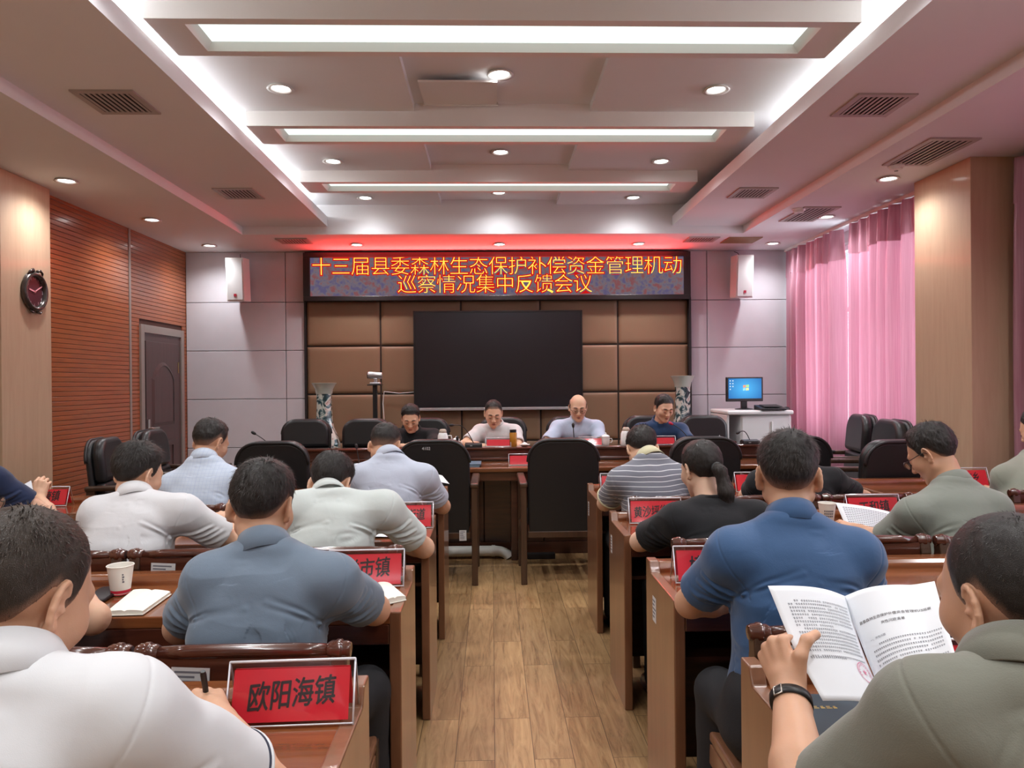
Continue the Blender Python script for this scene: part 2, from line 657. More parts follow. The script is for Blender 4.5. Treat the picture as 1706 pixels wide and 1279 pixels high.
# tubes in the cove, on top of the dropped band
for (x, y0, y1, lb) in ((BL - .30, .2, 7.2, 'fluorescent cove tube hidden along the left edge of the ceiling coffer'),
                        (BR + .30, .2, 5.0, 'fluorescent cove tube hidden along the right edge of the ceiling coffer')):
    t = thing('cove_light', lb, 'light', (x, (y0 + y1) / 2, ZB + .10))
    MB().box(-.03, .03, -(y1 - y0) / 2, (y1 - y0) / 2, 0, .02).build('base', M_boxw, t)
    MB().tube([(0, -(y1 - y0) / 2 + .02, .038), (0, (y1 - y0) / 2 - .02, .038)], .016, 8).build('tube', M_cove, t, smooth=True)

# downlights
def downlight(x, y, z, label, group, power=1.0, col=(0.98, 0.985, 1.0)):
    t = thing('downlight', label, 'downlight', (x, y, z), 0, group)
    MB().lathe([(.045, -.001), (.075, -.004), (.083, -.012), (.062, -.012), (.052, -.003)], 28, cap=False).build('trim_ring', M_boxw, t, smooth='all')
    MB().lathe([(.001, -.004), (.053, -.004)], 24, cap=False).build('lens', M_lens, t)
    L = bpy.data.lights.new('downlight_beam', 'SPOT')
    L.energy = SPOT_W * power
    L.color = col
    L.spot_size = R_(150)
    L.spot_blend = 1.0
    L.shadow_soft_size = 0.05
    o = bpy.data.objects.new('downlight_beam', L)
    COL.objects.link(o)
    o.location = (x, y, z - .03)
    return t

for x, y, lb in ((-1.28, 4.47, 'left'), (.07, 4.37, 'centre'), (1.42, 4.47, 'right'), (-1.28, 5.93, 'left'), (.09, 5.85, 'centre'), (1.42, 5.93, 'right'), (-1.22, 7.1, 'left'), (.09, 7.1, 'centre'), (1.42, 7.1, 'right')):
    row = {4: 'between the nearest and the middle light boxes', 5: 'between the middle and the farthest light boxes', 7: 'between the farthest light box and the display wall'}[int(y)]
    downlight(x, y, ZC + (.05 if lb == 'centre' else 0), '%s lit round downlight %s' % (lb, row), 'downlights in the coffer', .3 if y > 7 else 1.0)
for x, y, where in ((-3.13, 5.42, 'nearest the wall clock'), (-3.10, 6.70, 'above the red slatted wall'), (-3.06, 7.95, 'in the corner above the left wall speaker')):
    downlight(x, y, ZA, 'round downlight along the left wall, ' + where, 'downlights along the left wall', .8)
for x, y, where in ((3.02, 5.38, 'in front of the tan column'), (3.14, 6.64, 'above the pink curtains'), (3.14, 7.93, 'in the corner beside the right wall speaker')):
    downlight(x, y, ZA, 'round downlight along the window side, ' + where, 'downlights along the window side', .8)
for x, where in ((-1.46, 'left end'), (.10, 'middle'), (1.64, 'right end')):
    downlight(x, 7.93, ZA, 'round downlight in the red glow above the %s of the scrolling display' % where, 'downlights above the display', .8)
for x in (-1.28, 1.42):
    for y in (-1.2, .1, 1.5, 2.95):
        downlight(x, y, ZC, 'round downlight above the back rows of seats, on the %s' % ('left' if x < 0 else 'right'), 'downlights above the seating', 1.5)
for x in (-3.0, 3.1):
    for y in (-.8, 1.3, 3.3):
        downlight(x, y, ZA, 'round downlight along the %s side of the seating' % ('left' if x < 0 else 'right'), 'downlights beside the seating', .8)


def vent(x, y, z, w, d, label, n=9, bars='y'):
    t = thing('air_vent', label, 'air vent', (x, y, z), 0, 'ceiling air vents')
    MB().box(-w / 2, w / 2, -d / 2, d / 2, -.002, .0).build('duct', M_ventdark, t)
    f = MB()
    b = .035
    for q in ((-w / 2 - b, -w / 2, -d / 2 - b, d / 2 + b), (w / 2, w / 2 + b, -d / 2 - b, d / 2 + b), (-w / 2, w / 2, -d / 2 - b, -d / 2), (-w / 2, w / 2, d / 2, d / 2 + b)):
        f.box(*q, -.010, 0)
    f.build('frame', M_vent, t)
    s = MB()
    for i in range(n):
        if bars == 'y':
            c = -w / 2 + w * (i + .5) / n
            s.box(c - w / n * .24, c + w / n * .24, -d / 2, d / 2, -.009, -.006)
        else:
            c = -d / 2 + d * (i + .5) / n
            M = Matrix.Translation((0, c, -.008)) @ Matrix.Identity(4)
            s.box(-w / 2, w / 2, -.006, .006, -.0012, .0012, M=M)
    s.build('slats', M_vent, t)
    return t
vent(-2.10, 4.13, ZB, .27, .27, 'square grille in the dropped ceiling band at left, nearest the camera')
vent(-2.10, 6.10, ZB, .26, .26, 'square grille in the dropped ceiling band at left, nearer the display wall')
vent(2.24, 4.15, ZB, .27, .27, 'square grille in the dropped ceiling band at right, nearest the camera')
vent(2.24, 6.10, ZB, .26, .26, 'square grille in the dropped ceiling band at right, nearer the display wall')
vent(2.95, 4.76, ZA, .26, .50, 'long grille in the low ceiling on the window side, beside the tan column', 7, 'y')
vent(2.93, 6.55, ZA, .26, .50, 'long grille in the low ceiling on the window side, above the pink curtains', 7, 'y')
vent(-2.08, 7.72, ZA, .26, .20, 'small grille in the low ceiling left of the scrolling display')
vent(2.27, 7.70, ZA, .26, .20, 'small grille in the low ceiling right of the scrolling display')

for (u, v, Y, lb) in ((1493, 279, 5.05, 'round white smoke detector beside the long grille near the tan column'), (1331, 368, 6.35, 'round white smoke detector below the long grille near the curtains')):
    p = W(u, v, Y)
    t = thing('smoke_detector', lb, 'smoke detector', (min(p.x, 3.2), Y, ZA))
    MB().lathe([(.055, 0), (.055, -.012), (.045, -.02), (.040, -.034), (.015, -.040), (.001, -.040)], 24, cap=False).build('base', M_boxw, t, smooth=True)
    MB().lathe([(.012, -.046), (.012, -.038), (.001, -.046)], 12, cap=False).build('sensor', M_silver, t, smooth=True)
t = thing('ceiling_hatch', 'square flap hanging slightly open in the coffer beside the centre downlight', 'ceiling hatch', (-.19, 4.62, ZC + .05))
MB().box(-.24, .24, -.26, .20, -.012, 0, M=Matrix.Rotation(R_(5), 4, 'X') @ Matrix.Translation((0, 0, -.022))).build('flap', M_boxw, t)
MB().box(-.25, .25, .20, .225, -.02, 0).build('hinge_rail', M_boxw, t)
t = thing('loudspeaker_grille', 'brown flat panel set in the ceiling above the right wall speaker', 'ceiling panel', (2.72, 7.75, ZA))
MB().box(-.18, .18, -.16, .16, -.008, 0).build('panel', simple('brown_panel', (.28, .17, .07), .6), t)

# left wall: red wooden slats, metal trims, door
struct(MB().box(XL - .2, XL - .012, YF, YB, 0, 3.1).build('wall_left', M_slatback))
sl = MB()
z = .10
while z < ZA - .01:
    z1 = min(z + .0358, ZA)
    segs = [(5.67, 7.07), (7.105, 7.27), (8.27, YB)] if z < 2.10 else [(5.67, 7.07), (7.105, YB)]
    for y0, y1 in segs:
        sl.box(XL - .012, XL, y0, y1, z, z1)
    z += .0395
struct(sl.build('wall_left_slats', M_slat, bevel=.002, seg=1))
struct(MB().box(XL - .012, XL + .006, 7.07, 7.105, 0, ZA).build('trim_1', M_metaltrim))
# door with frame
dr = thing('door_1', 'dark brown panelled door in the red slatted wall', 'door', (XL, 7.77, 0))
del dr['category'], dr['label']
struct(dr)
fr = MB()
fr.box(-.012, .02, -.50, -.43, 0, 2.06)
fr.box(-.012, .02, .43, .50, 0, 2.06)
fr.box(-.012, .02, -.43, .43, 1.98, 2.06)
fr.build('door_frame', M_metaltrim, dr, bevel=.003)
jb = MB()
jb.box(-.012, .004, -.43, -.40, 0, 1.98)
jb.box(-.012, .004, .36, .43, 0, 1.98)
jb.box(-.012, .004, -.40, .36, 1.90, 1.98)
jb.build('door_jamb', M_doorwood, dr)
lf = MB()
lf.box(-.0115, .010, -.385, .36, .01, 1.90)
lf.build('door_leaf', M_doorwood, dr, bevel=.003)
rl = MB()
def arch(y0, y1, z0, z1, a, w):
    pts = [(y0, z0), (y1, z0), (y1, z1)]
    for i in range(1, 12):
        s = i / 12
        pts.append((y1 + (y0 - y1) * s, z1 + a * math.sin(PI * s) ** .8))
    pts.append((y0, z1))
    return pts
o_ = arch(-.27, .25, 1.02, 1.52, .17, 0)
i_ = arch(-.235, .215, 1.055, 1.50, .155, 0)
for k in range(len(o_)):
    k2 = (k + 1) % len(o_)
    rl.add([(.010, *o_[k]), (.010, *o_[k2]), (.024, *i_[k2]), (.024, *i_[k])], [(0, 1, 2, 3)])
rl.prism(i_, 'x', .016, .020)
for (a, b_, c, d) in ((-.27, .25, .30, .36), (-.27, .25, .80, .86), (-.27, -.22, .36, .80), (.20, .25, .36, .80)):
    rl.box(.010, .022, a, b_, c, d)
rl.build('door_panel', M_doorwood, dr)
hd = MB()
hd.box(.010, .018, -.365, -.325, .93, 1.10)
hd.tube([(.018, -.345, 1.01), (.055, -.345, 1.01), (.058, -.33, 1.01), (.058, -.22, 1.008)], .010, 10)
hd.build('door_handle', M_steel, dr, smooth=True)
for zz in (.35, 1.58):
    MB().box(.002, .016, .352, .366, zz, zz + .12).build('hinge', M_brass, dr)
struct(MB().box(XL - .012, XL + .01, 5.67, 7.27, 0, .10).build('baseboard_left', M_doorwood))

# tan columns
def pillar(nm, x0, x1, y0, y1):
    struct(MB().box(x0, x1, y0, y1, 0, ZA).build(nm, M_tan, bevel=.004))
pillar('wall_left_pillar', XL - .15, -3.40, 5.10, 5.67)
pillar('wall_right_pillar', 3.30, XR + .15, 4.86, 5.52)
struct(MB().box(XL - .10, XL, YF, 5.10, 0, ZA).build('wall_left_panelling', M_tan))

# back wall: grey fabric panels, brown padding
struct(MB().box(XL - .2, XR + .2, YB, YB + .2, 0, 3.1).build('wall_back', M_seam))
zr = [0, .165, .72, 1.278, 1.834, 2.39, ZA]
gp = MB()
for xs in ((XL, -2.365, -2.14), (2.315, 2.53, XR)):
    for i in range(2):
        for j in range(1, 6):
            gp.box(xs[i] + .004, xs[i + 1] - .004, YB - .03, YB, zr[j] + .003, zr[j + 1] - .003)
struct(gp.build('wall_back_fabric_panels', M_panelgrey, bevel=.004))
bp_ = MB()
bx = [-2.135, -1.28, -.35, .57, 1.48, 2.31]
bz = [.22, .77, 1.325, 1.88, 2.40]
for i in range(5):
    for j in range(4):
        x0, x1, z0, z1 = bx[i] + .010, bx[i + 1] - .010, bz[j] + .010, bz[j + 1] - .010
        # pillowed tile
        n, m = 15, 15
        P = []
        for a in range(n):
            row = []
            for b_ in range(m):
                s, t_ = a / (n - 1), b_ / (m - 1)
                q = min(s, 1 - s, .12) / .12
                r = min(t_, 1 - t_, .16) / .16
                h = .035 * (1 - (1 - q) ** 2) ** .5 * (1 - (1 - r) ** 2) ** .5
                e0 = .5 - .5 * math.cos(PI * s)
                e1 = .5 - .5 * math.cos(PI * t_)
                qq = min(e0, 1 - e0, .045) / .045
                rr_ = min(e1, 1 - e1, .07) / .07
                h = .004 + .014 * math.sqrt(max(0, 1 - (1 - qq) ** 2)) * math.sqrt(max(0, 1 - (1 - rr_) ** 2))
                row.append((x0 + (x1 - x0) * e0, YB - .012 - h, z0 + (z1 - z0) * e1))
            P.append(row)
        bp_.grid(P)
struct(bp_.build('wall_back_padding', M_brown, smooth='all'))
struct(MB().box(-2.14, 2.315, YB - .012, YB, .1, 2.5).build('wall_back_gap', M_browngap))
struct(MB().box(-3.5, 3.66, YB - .02, YB, 0, .165).build('baseboard_back', M_doorwood))
struct(MB().box(2.300, 2.325, YB - .09, YB, .1, 2.42).build('trim_2', M_blackm))
struct(MB().box(-2.150, -2.130, YB - .05, YB, .1, 2.42).build('trim_3', M_blackm))

# right wall with two window openings, rear wall
wr = MB()
wins = ((5.75, 8.05), (1.6, 4.60))
ys = [YF, 1.6, 4.60, 5.75, 8.05, YB]
for i in range(5):
    if i in (1, 3):
        wr.box(XR, XR + .2, ys[i], ys[i + 1], 0, .85)
        wr.box(XR, XR + .2, ys[i], ys[i + 1], 2.85, 3.1)
    else:
        wr.box(XR, XR + .2, ys[i], ys[i + 1], 0, 3.1)
struct(wr.build('wall_right', M_wallpaint))
struct(MB().box(XL, XR, YF - .2, YF, 0, 3.1).build('wall_rear', M_tan))
for k, (y0, y1) in enumerate(wins):
    wn = struct(bpy.data.objects.new('window_%d' % (k + 1), None))
    COL.objects.link(wn)
    wn.location = (XR + .10, (y0 + y1) / 2, .85)
    w, h = (y1 - y0) / 2, 2.0
    f = MB()
    for yy in (-w, -w / 3, w / 3, w - .05):
        f.box(-.03, .03, yy, yy + .05, 0, h)
    for zz in (0, 1.3, h - .05):
        f.box(-.03, .03, -w, w, zz, zz + .05)
    f.build('window_frame', M_white, wn)
    MB().box(-.004, .004, -w, w, 0, h).build('window_pane', M_glass, wn)
    L = bpy.data.lights.new('daylight', 'AREA')
    L.shape = 'RECTANGLE'
    L.size = 2 * w
    L.size_y = h
    L.energy = DAY_W * w
    L.color = (.93, .96, 1.0)
    o = bpy.data.objects.new('daylight', L)
    COL.objects.link(o)
    o.location = (XR + .35, (y0 + y1) / 2, .85 + h / 2)
    o.rotation_euler = (0, R_(90), 0)

# curtains
def curtain(name, y0, y1, label, seed, x=3.46):
    r = random.Random(seed)
    n = int((y1 - y0) / .012)
    freq = 2 * PI / .185
    ph = r.uniform(0, 6)
    offs = [r.uniform(-1, 1) for _ in range(12)]
    rows = 26
    def prof(y, zt):
        # zt 0 at the floor, 1 at the top
        s = (y - y0)
        wob = .5 * math.sin(s * 5.1 + offs[0] * 3) + .35 * math.sin(s * 11.3 + offs[1] * 3) + .2 * (1 - zt) * math.sin(s * 23 + offs[2] * 5)
        a = .052 + .024 * math.sin(s * 7.7 + offs[3] * 3)
        p = freq * s + ph + wob * (1.0 + .8 * (1 - zt))
        c = math.sin(p)
        sh = math.copysign(abs(c) ** .75, c)
        return a * sh * (.55 + .45 * min(1, (1 - zt) * 6)) + .010 * math.sin(2.3 * p + offs[4])
    P = []
    for j in range(rows):
        zt = j / (rows - 1)
        zz = .03 + (ZA - .035 - .03) * zt
        P.append([(x + prof(y0 + (y1 - y0) * i / n, zt) , y0 + (y1 - y0) * i / n + .006 * math.sin(7 * zt + i * .05), zz) for i in range(n + 1)])
    t = thing('curtain', label, 'curtain', (0, 0, 0), 0, 'pink window curtains')
    mb = MB().grid(P)
    mb.build('drape', M_curtain, t, smooth='all')
    P = []
    for j in range(6):
        zt = .9 + .1 * j / 5
        zz = .03 + (ZA - .035 - .03) * zt
        P.append([(x - .006 + prof(y0 + (y1 - y0) * i / n, zt) * 1.02, y0 + (y1 - y0) * i / n, zz - (.02 * math.sin(i * .13) if j == 0 else 0)) for i in range(n + 1)])
    MB().grid(P).build('header_tape', M_curtain, t, smooth='all')
    return t
curtain('curtain', 7.05, 8.30, 'pink satin curtain hanging in the corner beside the display wall', 3)
curtain('curtain', 5.30, 6.79, 'pink satin curtain between the bright window gap and the tan column', 5)
curtain('curtain', 2.30, 4.84, 'pink satin curtain on the near side of the tan column, at the right edge', 9, 3.585)
t = thing('curtain_rail', 'white rail at the ceiling that carries the pink curtains', 'curtain rail', (3.46, 6.7, ZA - .03))
MB().box(-.02, .02, -1.5, 1.65, 0, .03).build('rail', M_white, t)

# LED display
t = thing('led_display', 'long black framed scrolling display with amber Chinese characters under the ceiling', 'display', (.0875, 8.26, 2.665))
w, h = 2.222, .275
f = MB()
f.box(-w, w, 0, .12, h - .055, h)
f.box(-w, w, 0, .12, -h, -h + .055)
f.box(-w, -w + .075, 0, .12, -h + .055, h - .055)
f.box(w - .075, w, 0, .12, -h + .055, h - .055)
f.build('frame', M_black, t, bevel=.004)
MB().box(-w + .075, w - .075, .03, .10, -h + .055, h - .055).build('screen', M_led, t)
up = Matrix.Rotation(R_(90), 4, 'X')
LT1, LT2 = '十三届县委森林生态保护补偿资金管理机动', '巡察情况集中反馈会议'
for nm, body, zc, xc in (('lettering', LT1, .108, 0.0), ('lettering', LT2, -.102, -.035)):
    for off, mat, yy in ((.013, M_ledred, .026), (0.0, M_ledtext, .022)):
        text_obj('lettering' if off == 0 else 'glow', body, mat, t, Matrix.Translation((xc, yy, zc)) @ up, .232, offset=off - .004, spacing=.935)
L = bpy.data.lights.new('display_glow', 'AREA')
L.shape = 'RECTANGLE'
L.size = 4.0
L.size_y = .18
L.energy = 26
L.specular_factor = .3
L.color = (1.0, .03, .03)
o = bpy.data.objects.new('display_glow', L)
COL.objects.link(o)
o.location = (.09, 8.20, 2.82)
o.rotation_euler = (R_(-152), 0, 0)

# flat panel
t = thing('wall_screen', 'large switched-off black flat panel mounted on the brown padded wall', 'screen', (.08, 8.26, 1.705))
w, h = .97, .565
f = MB()
f.box(-w, w, 0, .07, h - .012, h)
f.box(-w, -w + .012, 0, .07, -h, h)
f.box(w - .012, w, 0, .07, -h, h)
f.build('frame', M_black, t)
MB().box(-w + .012, w - .012, .006, .065, -h + .02, h - .012).build('panel', M_tvglass, t)
MB().box(-w, w, -.006, .07, -h - .012, -h + .020).build('chin_bar', M_silver, t, bevel=.003)

# wall speakers
def wall_speaker(x, zc, ang, label):
    t = thing('wall_speaker', label, 'speaker', (x, 8.18, zc), R_(ang), 'white column speakers on the display wall')
    t.rotation_euler = (R_(5), 0, R_(ang))
    o = MB()
    o.prism([(-.10, -.11), (.10, -.11), (.09, .11), (-.09, .11)], 'z', -.24, .24)
    o.build('body', M_white, t, bevel=.008)
    MB().box(-.088, .088, -.122, -.110, -.225, .225).build('grille', M_grille, t, bevel=.004)
    MB().box(-.014, .014, -.126, -.122, -.185, -.157).build('badge', M_red, t)
    MB().box(-.04, .04, .10, .19, -.04, .04).build('bracket', M_blackm, t)
    MB().tube([(0, .08, .25), (-.01, .1, .28), (-.03, .16, .30)], .004, 6).build('cable', M_black, t)
wall_speaker(-2.83, 2.62, -2, 'white column speaker with red badge on the grey wall left of the display')
wall_speaker(2.87, 2.63, 2, 'white column speaker with red badge on the grey wall right of the display')

# oval clock on the left column
t = thing('wall_clock', 'dark oval wall clock with maroon face on the tan column', 'clock', tuple(W(61, 477, 5.0)))
t.location = (-3.40, 5.45, 2.15)
t.scale = (.9, .86, .86)
rotx = Matrix.Rotation(R_(90), 4, 'Y')
prof = []
for a in range(0, 13):
    an = PI * a / 12
    prof.append((.150 + .026 * math.cos(an), .008 + .034 * math.sin(an)))
M_clockrim = simple('dark_pewter', (.10, .085, .08), .25, metal=.7)
Mv = Matrix.Rotation(R_(90), 4, 'Z') @ Matrix.Rotation(R_(90), 4, 'X')
c = MB().lathe(prof, 48, M=Mv, sx=.95, sy=1.0, cap=False)
c.build('rim', M_clockrim, t, smooth='all')
for s in (-1, 1):
    orn = MB()
    orn.tube([(.02, s * .02, .176), (.035, s * .05, .185), (.03, s * .085, .165), (.02, s * .1, .14)], [.012, .012, .010, .006], 8)
    orn.build('ornament', M_clockrim, t, smooth='all')
    orn = MB()
    orn.tube([(.02, s * .02, -.176), (.03, s * .05, -.182), (.025, s * .08, -.165)], [.010, .010, .006], 8)
    orn.build('ornament', M_clockrim, t, smooth='all')
MB().lathe([(.001, .012), (.150, .012)], 40, M=Mv, sx=.95, cap=False).build('face', simple('maroon_face', (.055, .018, .028), .3, coat=.5), t)
M_dial = simple('pale_numerals', (.55, .45, .50), .5)
for k, nm_ in enumerate(['12', '1', '2', '3', '4', '5', '6', '7', '8', '9', '10', '11']):
    a = 2 * PI * k / 12
    text_obj('numeral', nm_, M_dial, t, Mv @ Matrix.Translation((.115 * math.sin(a) * .95, .118 * math.cos(a), .0135)), .042)
hn = MB()
for a, ln, wd_ in ((R_(60), .115, .004), (R_(-78), .075, .006)):
    hn.box(-wd_, wd_, -.012, ln, .016, .019, M=Mv @ Matrix.Rotation(-a, 4, 'Z'))
hn.build('hands', simple('pink_hands', (.85, .35, .40), .4), t)
# ---------------------------------------------------------------- conference tables
def sticker(parent, M, w, h, name='paper_label'):
    s = MB().box(-w / 2, w / 2, -.0006, .0, -h / 2, h / 2, M=M)
    o = s.build(name, M_sticker, parent)
    o['label'] = 'small pale paper label'
    p = MB()
    r = random.Random(int(w * 1e5 + h * 1e4))
    for k in range(5):
        zz = h / 2 - h * (k + 1) / 6.2
        p.box(-w * .42, w * r.uniform(.05, .42), -.0010, -.0006, zz - h * .035, zz + h * .035, M=M)
    p.build('printed_lines', M_print, o)
    return o


def rounded(x0, x1, z0, z1, r, n=6, top_only=False):
    pts = []
    cs = [((x1 - r, z0 + r), -90), ((x1 - r, z1 - r), 0), ((x0 + r, z1 - r), 90), ((x0 + r, z0 + r), 180)]
    for i, (c, a0) in enumerate(cs):
        if top_only and i in (0, 3):
            pts.append((x1, z0) if i == 0 else (x0, z0))
            continue
        for k in range(n + 1):
            a = R_(a0 + 90 * k / n)
            pts.append((c[0] + r * math.cos(a), c[1] + r * math.sin(a)))
    return pts


t = thing('conference_table', 'long dark red glossy conference table in front of the rostrum, behind the black chairs', 'table', (.15, 6.02, 0))
w = 2.3
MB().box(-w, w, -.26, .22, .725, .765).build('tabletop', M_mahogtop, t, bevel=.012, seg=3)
MB().box(-w + .03, w - .03, -.235, -.20, .655, .725).build('apron', M_mahog, t, bevel=.004)
pn = MB()
x = -w + .06
while x < w - .1:
    pn.box(x, min(x + .50, w - .06), .06, .085, .10, .655)
    x += .505
pn.build('modesty_panel', M_darkwood, t, bevel=.004)
for x in (-w + .04, -1.15, 0.0, 1.15, w - .09):
    MB().box(x, x + .05, -.18, .18, 0, .725).build('leg', M_darkwood, t, bevel=.003)
MB().box(-w + .05, w - .05, .04, .10, 0, .10).build('plinth', M_darkwood, t)
DZ = .12
t = thing('dais', 'low brown platform under the rostrum table', 'platform', (.10, 6.95, 0))
MB().box(-2.26, 2.26, -.72, .72, 0, DZ).build('step', M_dais, t, bevel=.004)
t = thing('rostrum_table', 'raised dark wood rostrum table where four people face the room', 'table', (.15, 6.48, DZ))
w = 2.3
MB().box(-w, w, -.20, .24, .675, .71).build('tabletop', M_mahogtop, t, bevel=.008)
fp = MB()
fp.box(-w, w, -.225, -.195, .05, .745)
fp.build('front_panel', M_darkwood, t, bevel=.006)
ml = MB()
ml.box(-w, w, -.245, -.225, .655, .675)
ml.box(-w, w, -.240, -.225, .585, .600)
ml.build('molding', M_mahog, t, bevel=.006)
MB().box(-w - .01, w + .01, -.245, -.12, .745, .765).build('ledge', M_mahog, t, bevel=.006)
for x in (-w, w - .05):
    MB().box(x, x + .05, -.195, .22, 0, .675).build('leg', M_darkwood, t, bevel=.003)

# ---------------------------------------------------------------- black leather chairs
def make_leather_chair():
    t = thing('leather_chair', 'x', 'chair')
    # faces +Y in its own frame, the back is at -Y
    tilt = Matrix.Translation((0, -.22, .44)) @ Matrix.Rotation(R_(6), 4, 'X')
    sh = MB().prism(rounded(-.255, .255, -.10, .60, .15, 8, True), 'y', -.045, -.005, M=tilt)
    sh.build('back_shell', M_leathershell, t, smooth=True, bevel=.018, seg=4)
    MB().tube([tilt @ Vector((p[0] * .965, -.040, p[1] * .985)) for p in rounded(-.262, .262, -.08, .61, .155, 10, True)[1:-1]], .012, 8).build('piping', M_leather, t, smooth='all')
    up_ = MB().prism(rounded(-.245, .245, .30, .605, .14, 8, True), 'y', -.01, .075, M=tilt)
    up_.build('headrest_cushion', M_leather, t, smooth=True, bevel=.035, seg=4)
    lo = MB().prism(rounded(-.245, .245, .0, .298, .03, 4), 'y', -.01, .065, M=tilt)
    lo.build('back_cushion', M_leather, t, smooth=True, bevel=.026, seg=4)
    MB().prism(rounded(-.25, .25, -.24, .27, .06, 5), 'z', .37, .47).build('seat', M_leather, t, smooth=True, bevel=.03, seg=4)
    MB().box(-.255, .255, -.262, -.235, .33, .375).build('rear_rail', M_darkleg, t, bevel=.004)
    MB().box(-.255, .255, -.258, -.232, .375, .42).build('rear_panel', M_darkwood, t, bevel=.003)
    for s in (-1, 1):
        MB().box(s * .285 - .022, s * .285 + .022, -.29, -.235, 0, .70).build('leg', M_darkleg, t, bevel=.005)
        MB().box(s * .285 - .022, s * .285 + .022, .24, .29, 0, .68).build('leg', M_darkleg, t, bevel=.005)
        MB().box(s * .285 - .03, s * .285 + .03, -.30, .31, .695, .73).build('armrest', M_darkleg, t, bevel=.012, seg=3)
        MB().box(s * .285 - .016, s * .285 + .016, -.24, .245, .33, .37).build('side_rail', M_darkleg, t, bevel=.003)
    sticker(t, Matrix.Translation((.20, -.2625, .355)), .05, .075)
    return t


LC0 = make_leather_chair()
used = [False]
def leather(x, y, rz, label, group, z=0.0):
    if not used[0]:
        used[0] = True
        LC0.location = (x, y, z)
        LC0.rotation_euler = (0, 0, R_(rz))
        LC0['label'] = label
        LC0['group'] = group
        return LC0
    return dup(LC0, (x, y, z), R_(rz), label, group)


g = 'black chairs along the near side of the conference table'
for u, lb in ((474, 'black leather chair seen from behind, leftmost of those facing the conference table'), (728, 'black leather chair beside the aisle with a small number on its back'),
              (932, 'empty black leather chair seen whole from behind at the end of the aisle'), (1156, 'black leather chair facing the table behind the ponytailed woman'),
              (1299, 'black leather chair back showing left of the blue polo man'), (1456, 'wide black leather chair back seen left of the man with glasses')):
    yy = 5.42 if u < 1400 else 4.97
    p = W(u, 760, yy)
    leather(p.x, yy, 0 if u < 1400 else 4, lb, g)
# a small number on the chair by the aisle
tx = bpy.data.objects.new('number', text_data('4102', .03))
ch_ = [o for o in bpy.data.objects if o.get('label', '').startswith('black leather chair beside the aisle')][0]
COL.objects.link(tx)
tx.data.transform(Matrix.Translation((-.05, -.335, .985)) @ Matrix.Rotation(R_(90), 4, 'X'))
tx.data.materials.append(M_sticker)
tx.parent = ch_
g = 'black chairs behind the rostrum'
for u, Y, lb in ((503, 7.08, 'empty black leather chair in front of the left vase at the rostrum'), (603, 7.05, 'empty black leather chair at the rostrum left of the person in black'),
                 (704, 7.10, 'black leather chair of the person in a black polo'), (838, 7.12, 'black leather chair of the person in a white shirt at the rostrum'),
                 (956, 7.14, 'black leather chair hidden behind the person with glasses at the rostrum'), (1088, 7.12, 'black leather chair hidden behind the person in navy at the rostrum'), (1184, 7.05, 'empty black leather chair right of the person in navy at the rostrum')):
    o = leather(W(u, 720, Y).x, Y, 180 if u > 520 else 186, lb, g, DZ)
    o.scale = (.97, 1, .93)
g = 'black chairs at the sides of the conference table'
for x, y, rz, sz, lb in ((-2.60, 5.45, -80, 1.02, 'black leather chair sideways against the slatted wall behind the white-shirted head'), (-2.60, 6.15, -85, 1.03, 'purple-black leather chair in front of the dark door'), (-2.06, 4.79, -62, 1.0, 'low dark chair back just left of the plaid-shirted man'),
                        (3.00, 6.30, 80, 1.09, 'black leather chair before the pink curtain, left of two side by side'), (2.90, 5.63, 84, 1.08, 'dark maroon-black leather chair before the curtain, touching the tan column')):
    o = leather(x, y, rz, lb, g)
    o.scale = (1, 1, sz)

# ---------------------------------------------------------------- audience desks
def make_desk(length):
    t = thing('desk', 'x', 'desk')
    # local: x from 0 to length, user side at y=0, front at y=.42
    L = length
    pr = [(.0, 0), (.40, 0), (.40, .81), (.345, .81), (.335, .79), (.325, .772), (0, .772)]
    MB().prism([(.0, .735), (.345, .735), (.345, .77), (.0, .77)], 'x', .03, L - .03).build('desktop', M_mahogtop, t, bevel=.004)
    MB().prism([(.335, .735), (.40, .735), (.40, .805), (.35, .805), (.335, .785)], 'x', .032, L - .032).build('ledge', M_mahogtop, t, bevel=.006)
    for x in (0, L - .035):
        MB().prism(pr, 'x', x, x + .035).build('end_panel', M_mahogsheen, t, bevel=.004)
    MB().box(.035, L - .035, .36, .38, .10, .735).build('modesty_panel', M_darkwood, t)
    MB().box(.035, L - .035, .06, .36, .56, .575).build('shelf', M_darkwood, t)
    MB().box(.035, L - .035, .0, .018, .675, .735).build('apron', M_mahog, t, bevel=.003)
    MB().box(L / 2 - .015, L / 2 + .015, .03, .36, .575, .735).build('divider', M_darkwood, t)
    return t


D0 = make_desk(1.50)
d_used = [False]
def desk(x, y, label, group):
    if not d_used[0]:
        d_used[0] = True
        D0.location = (x, y, 0)
        D0['label'] = label
        D0['group'] = group
        return D0
    return dup(D0, (x, y, 0), 0, label, group)


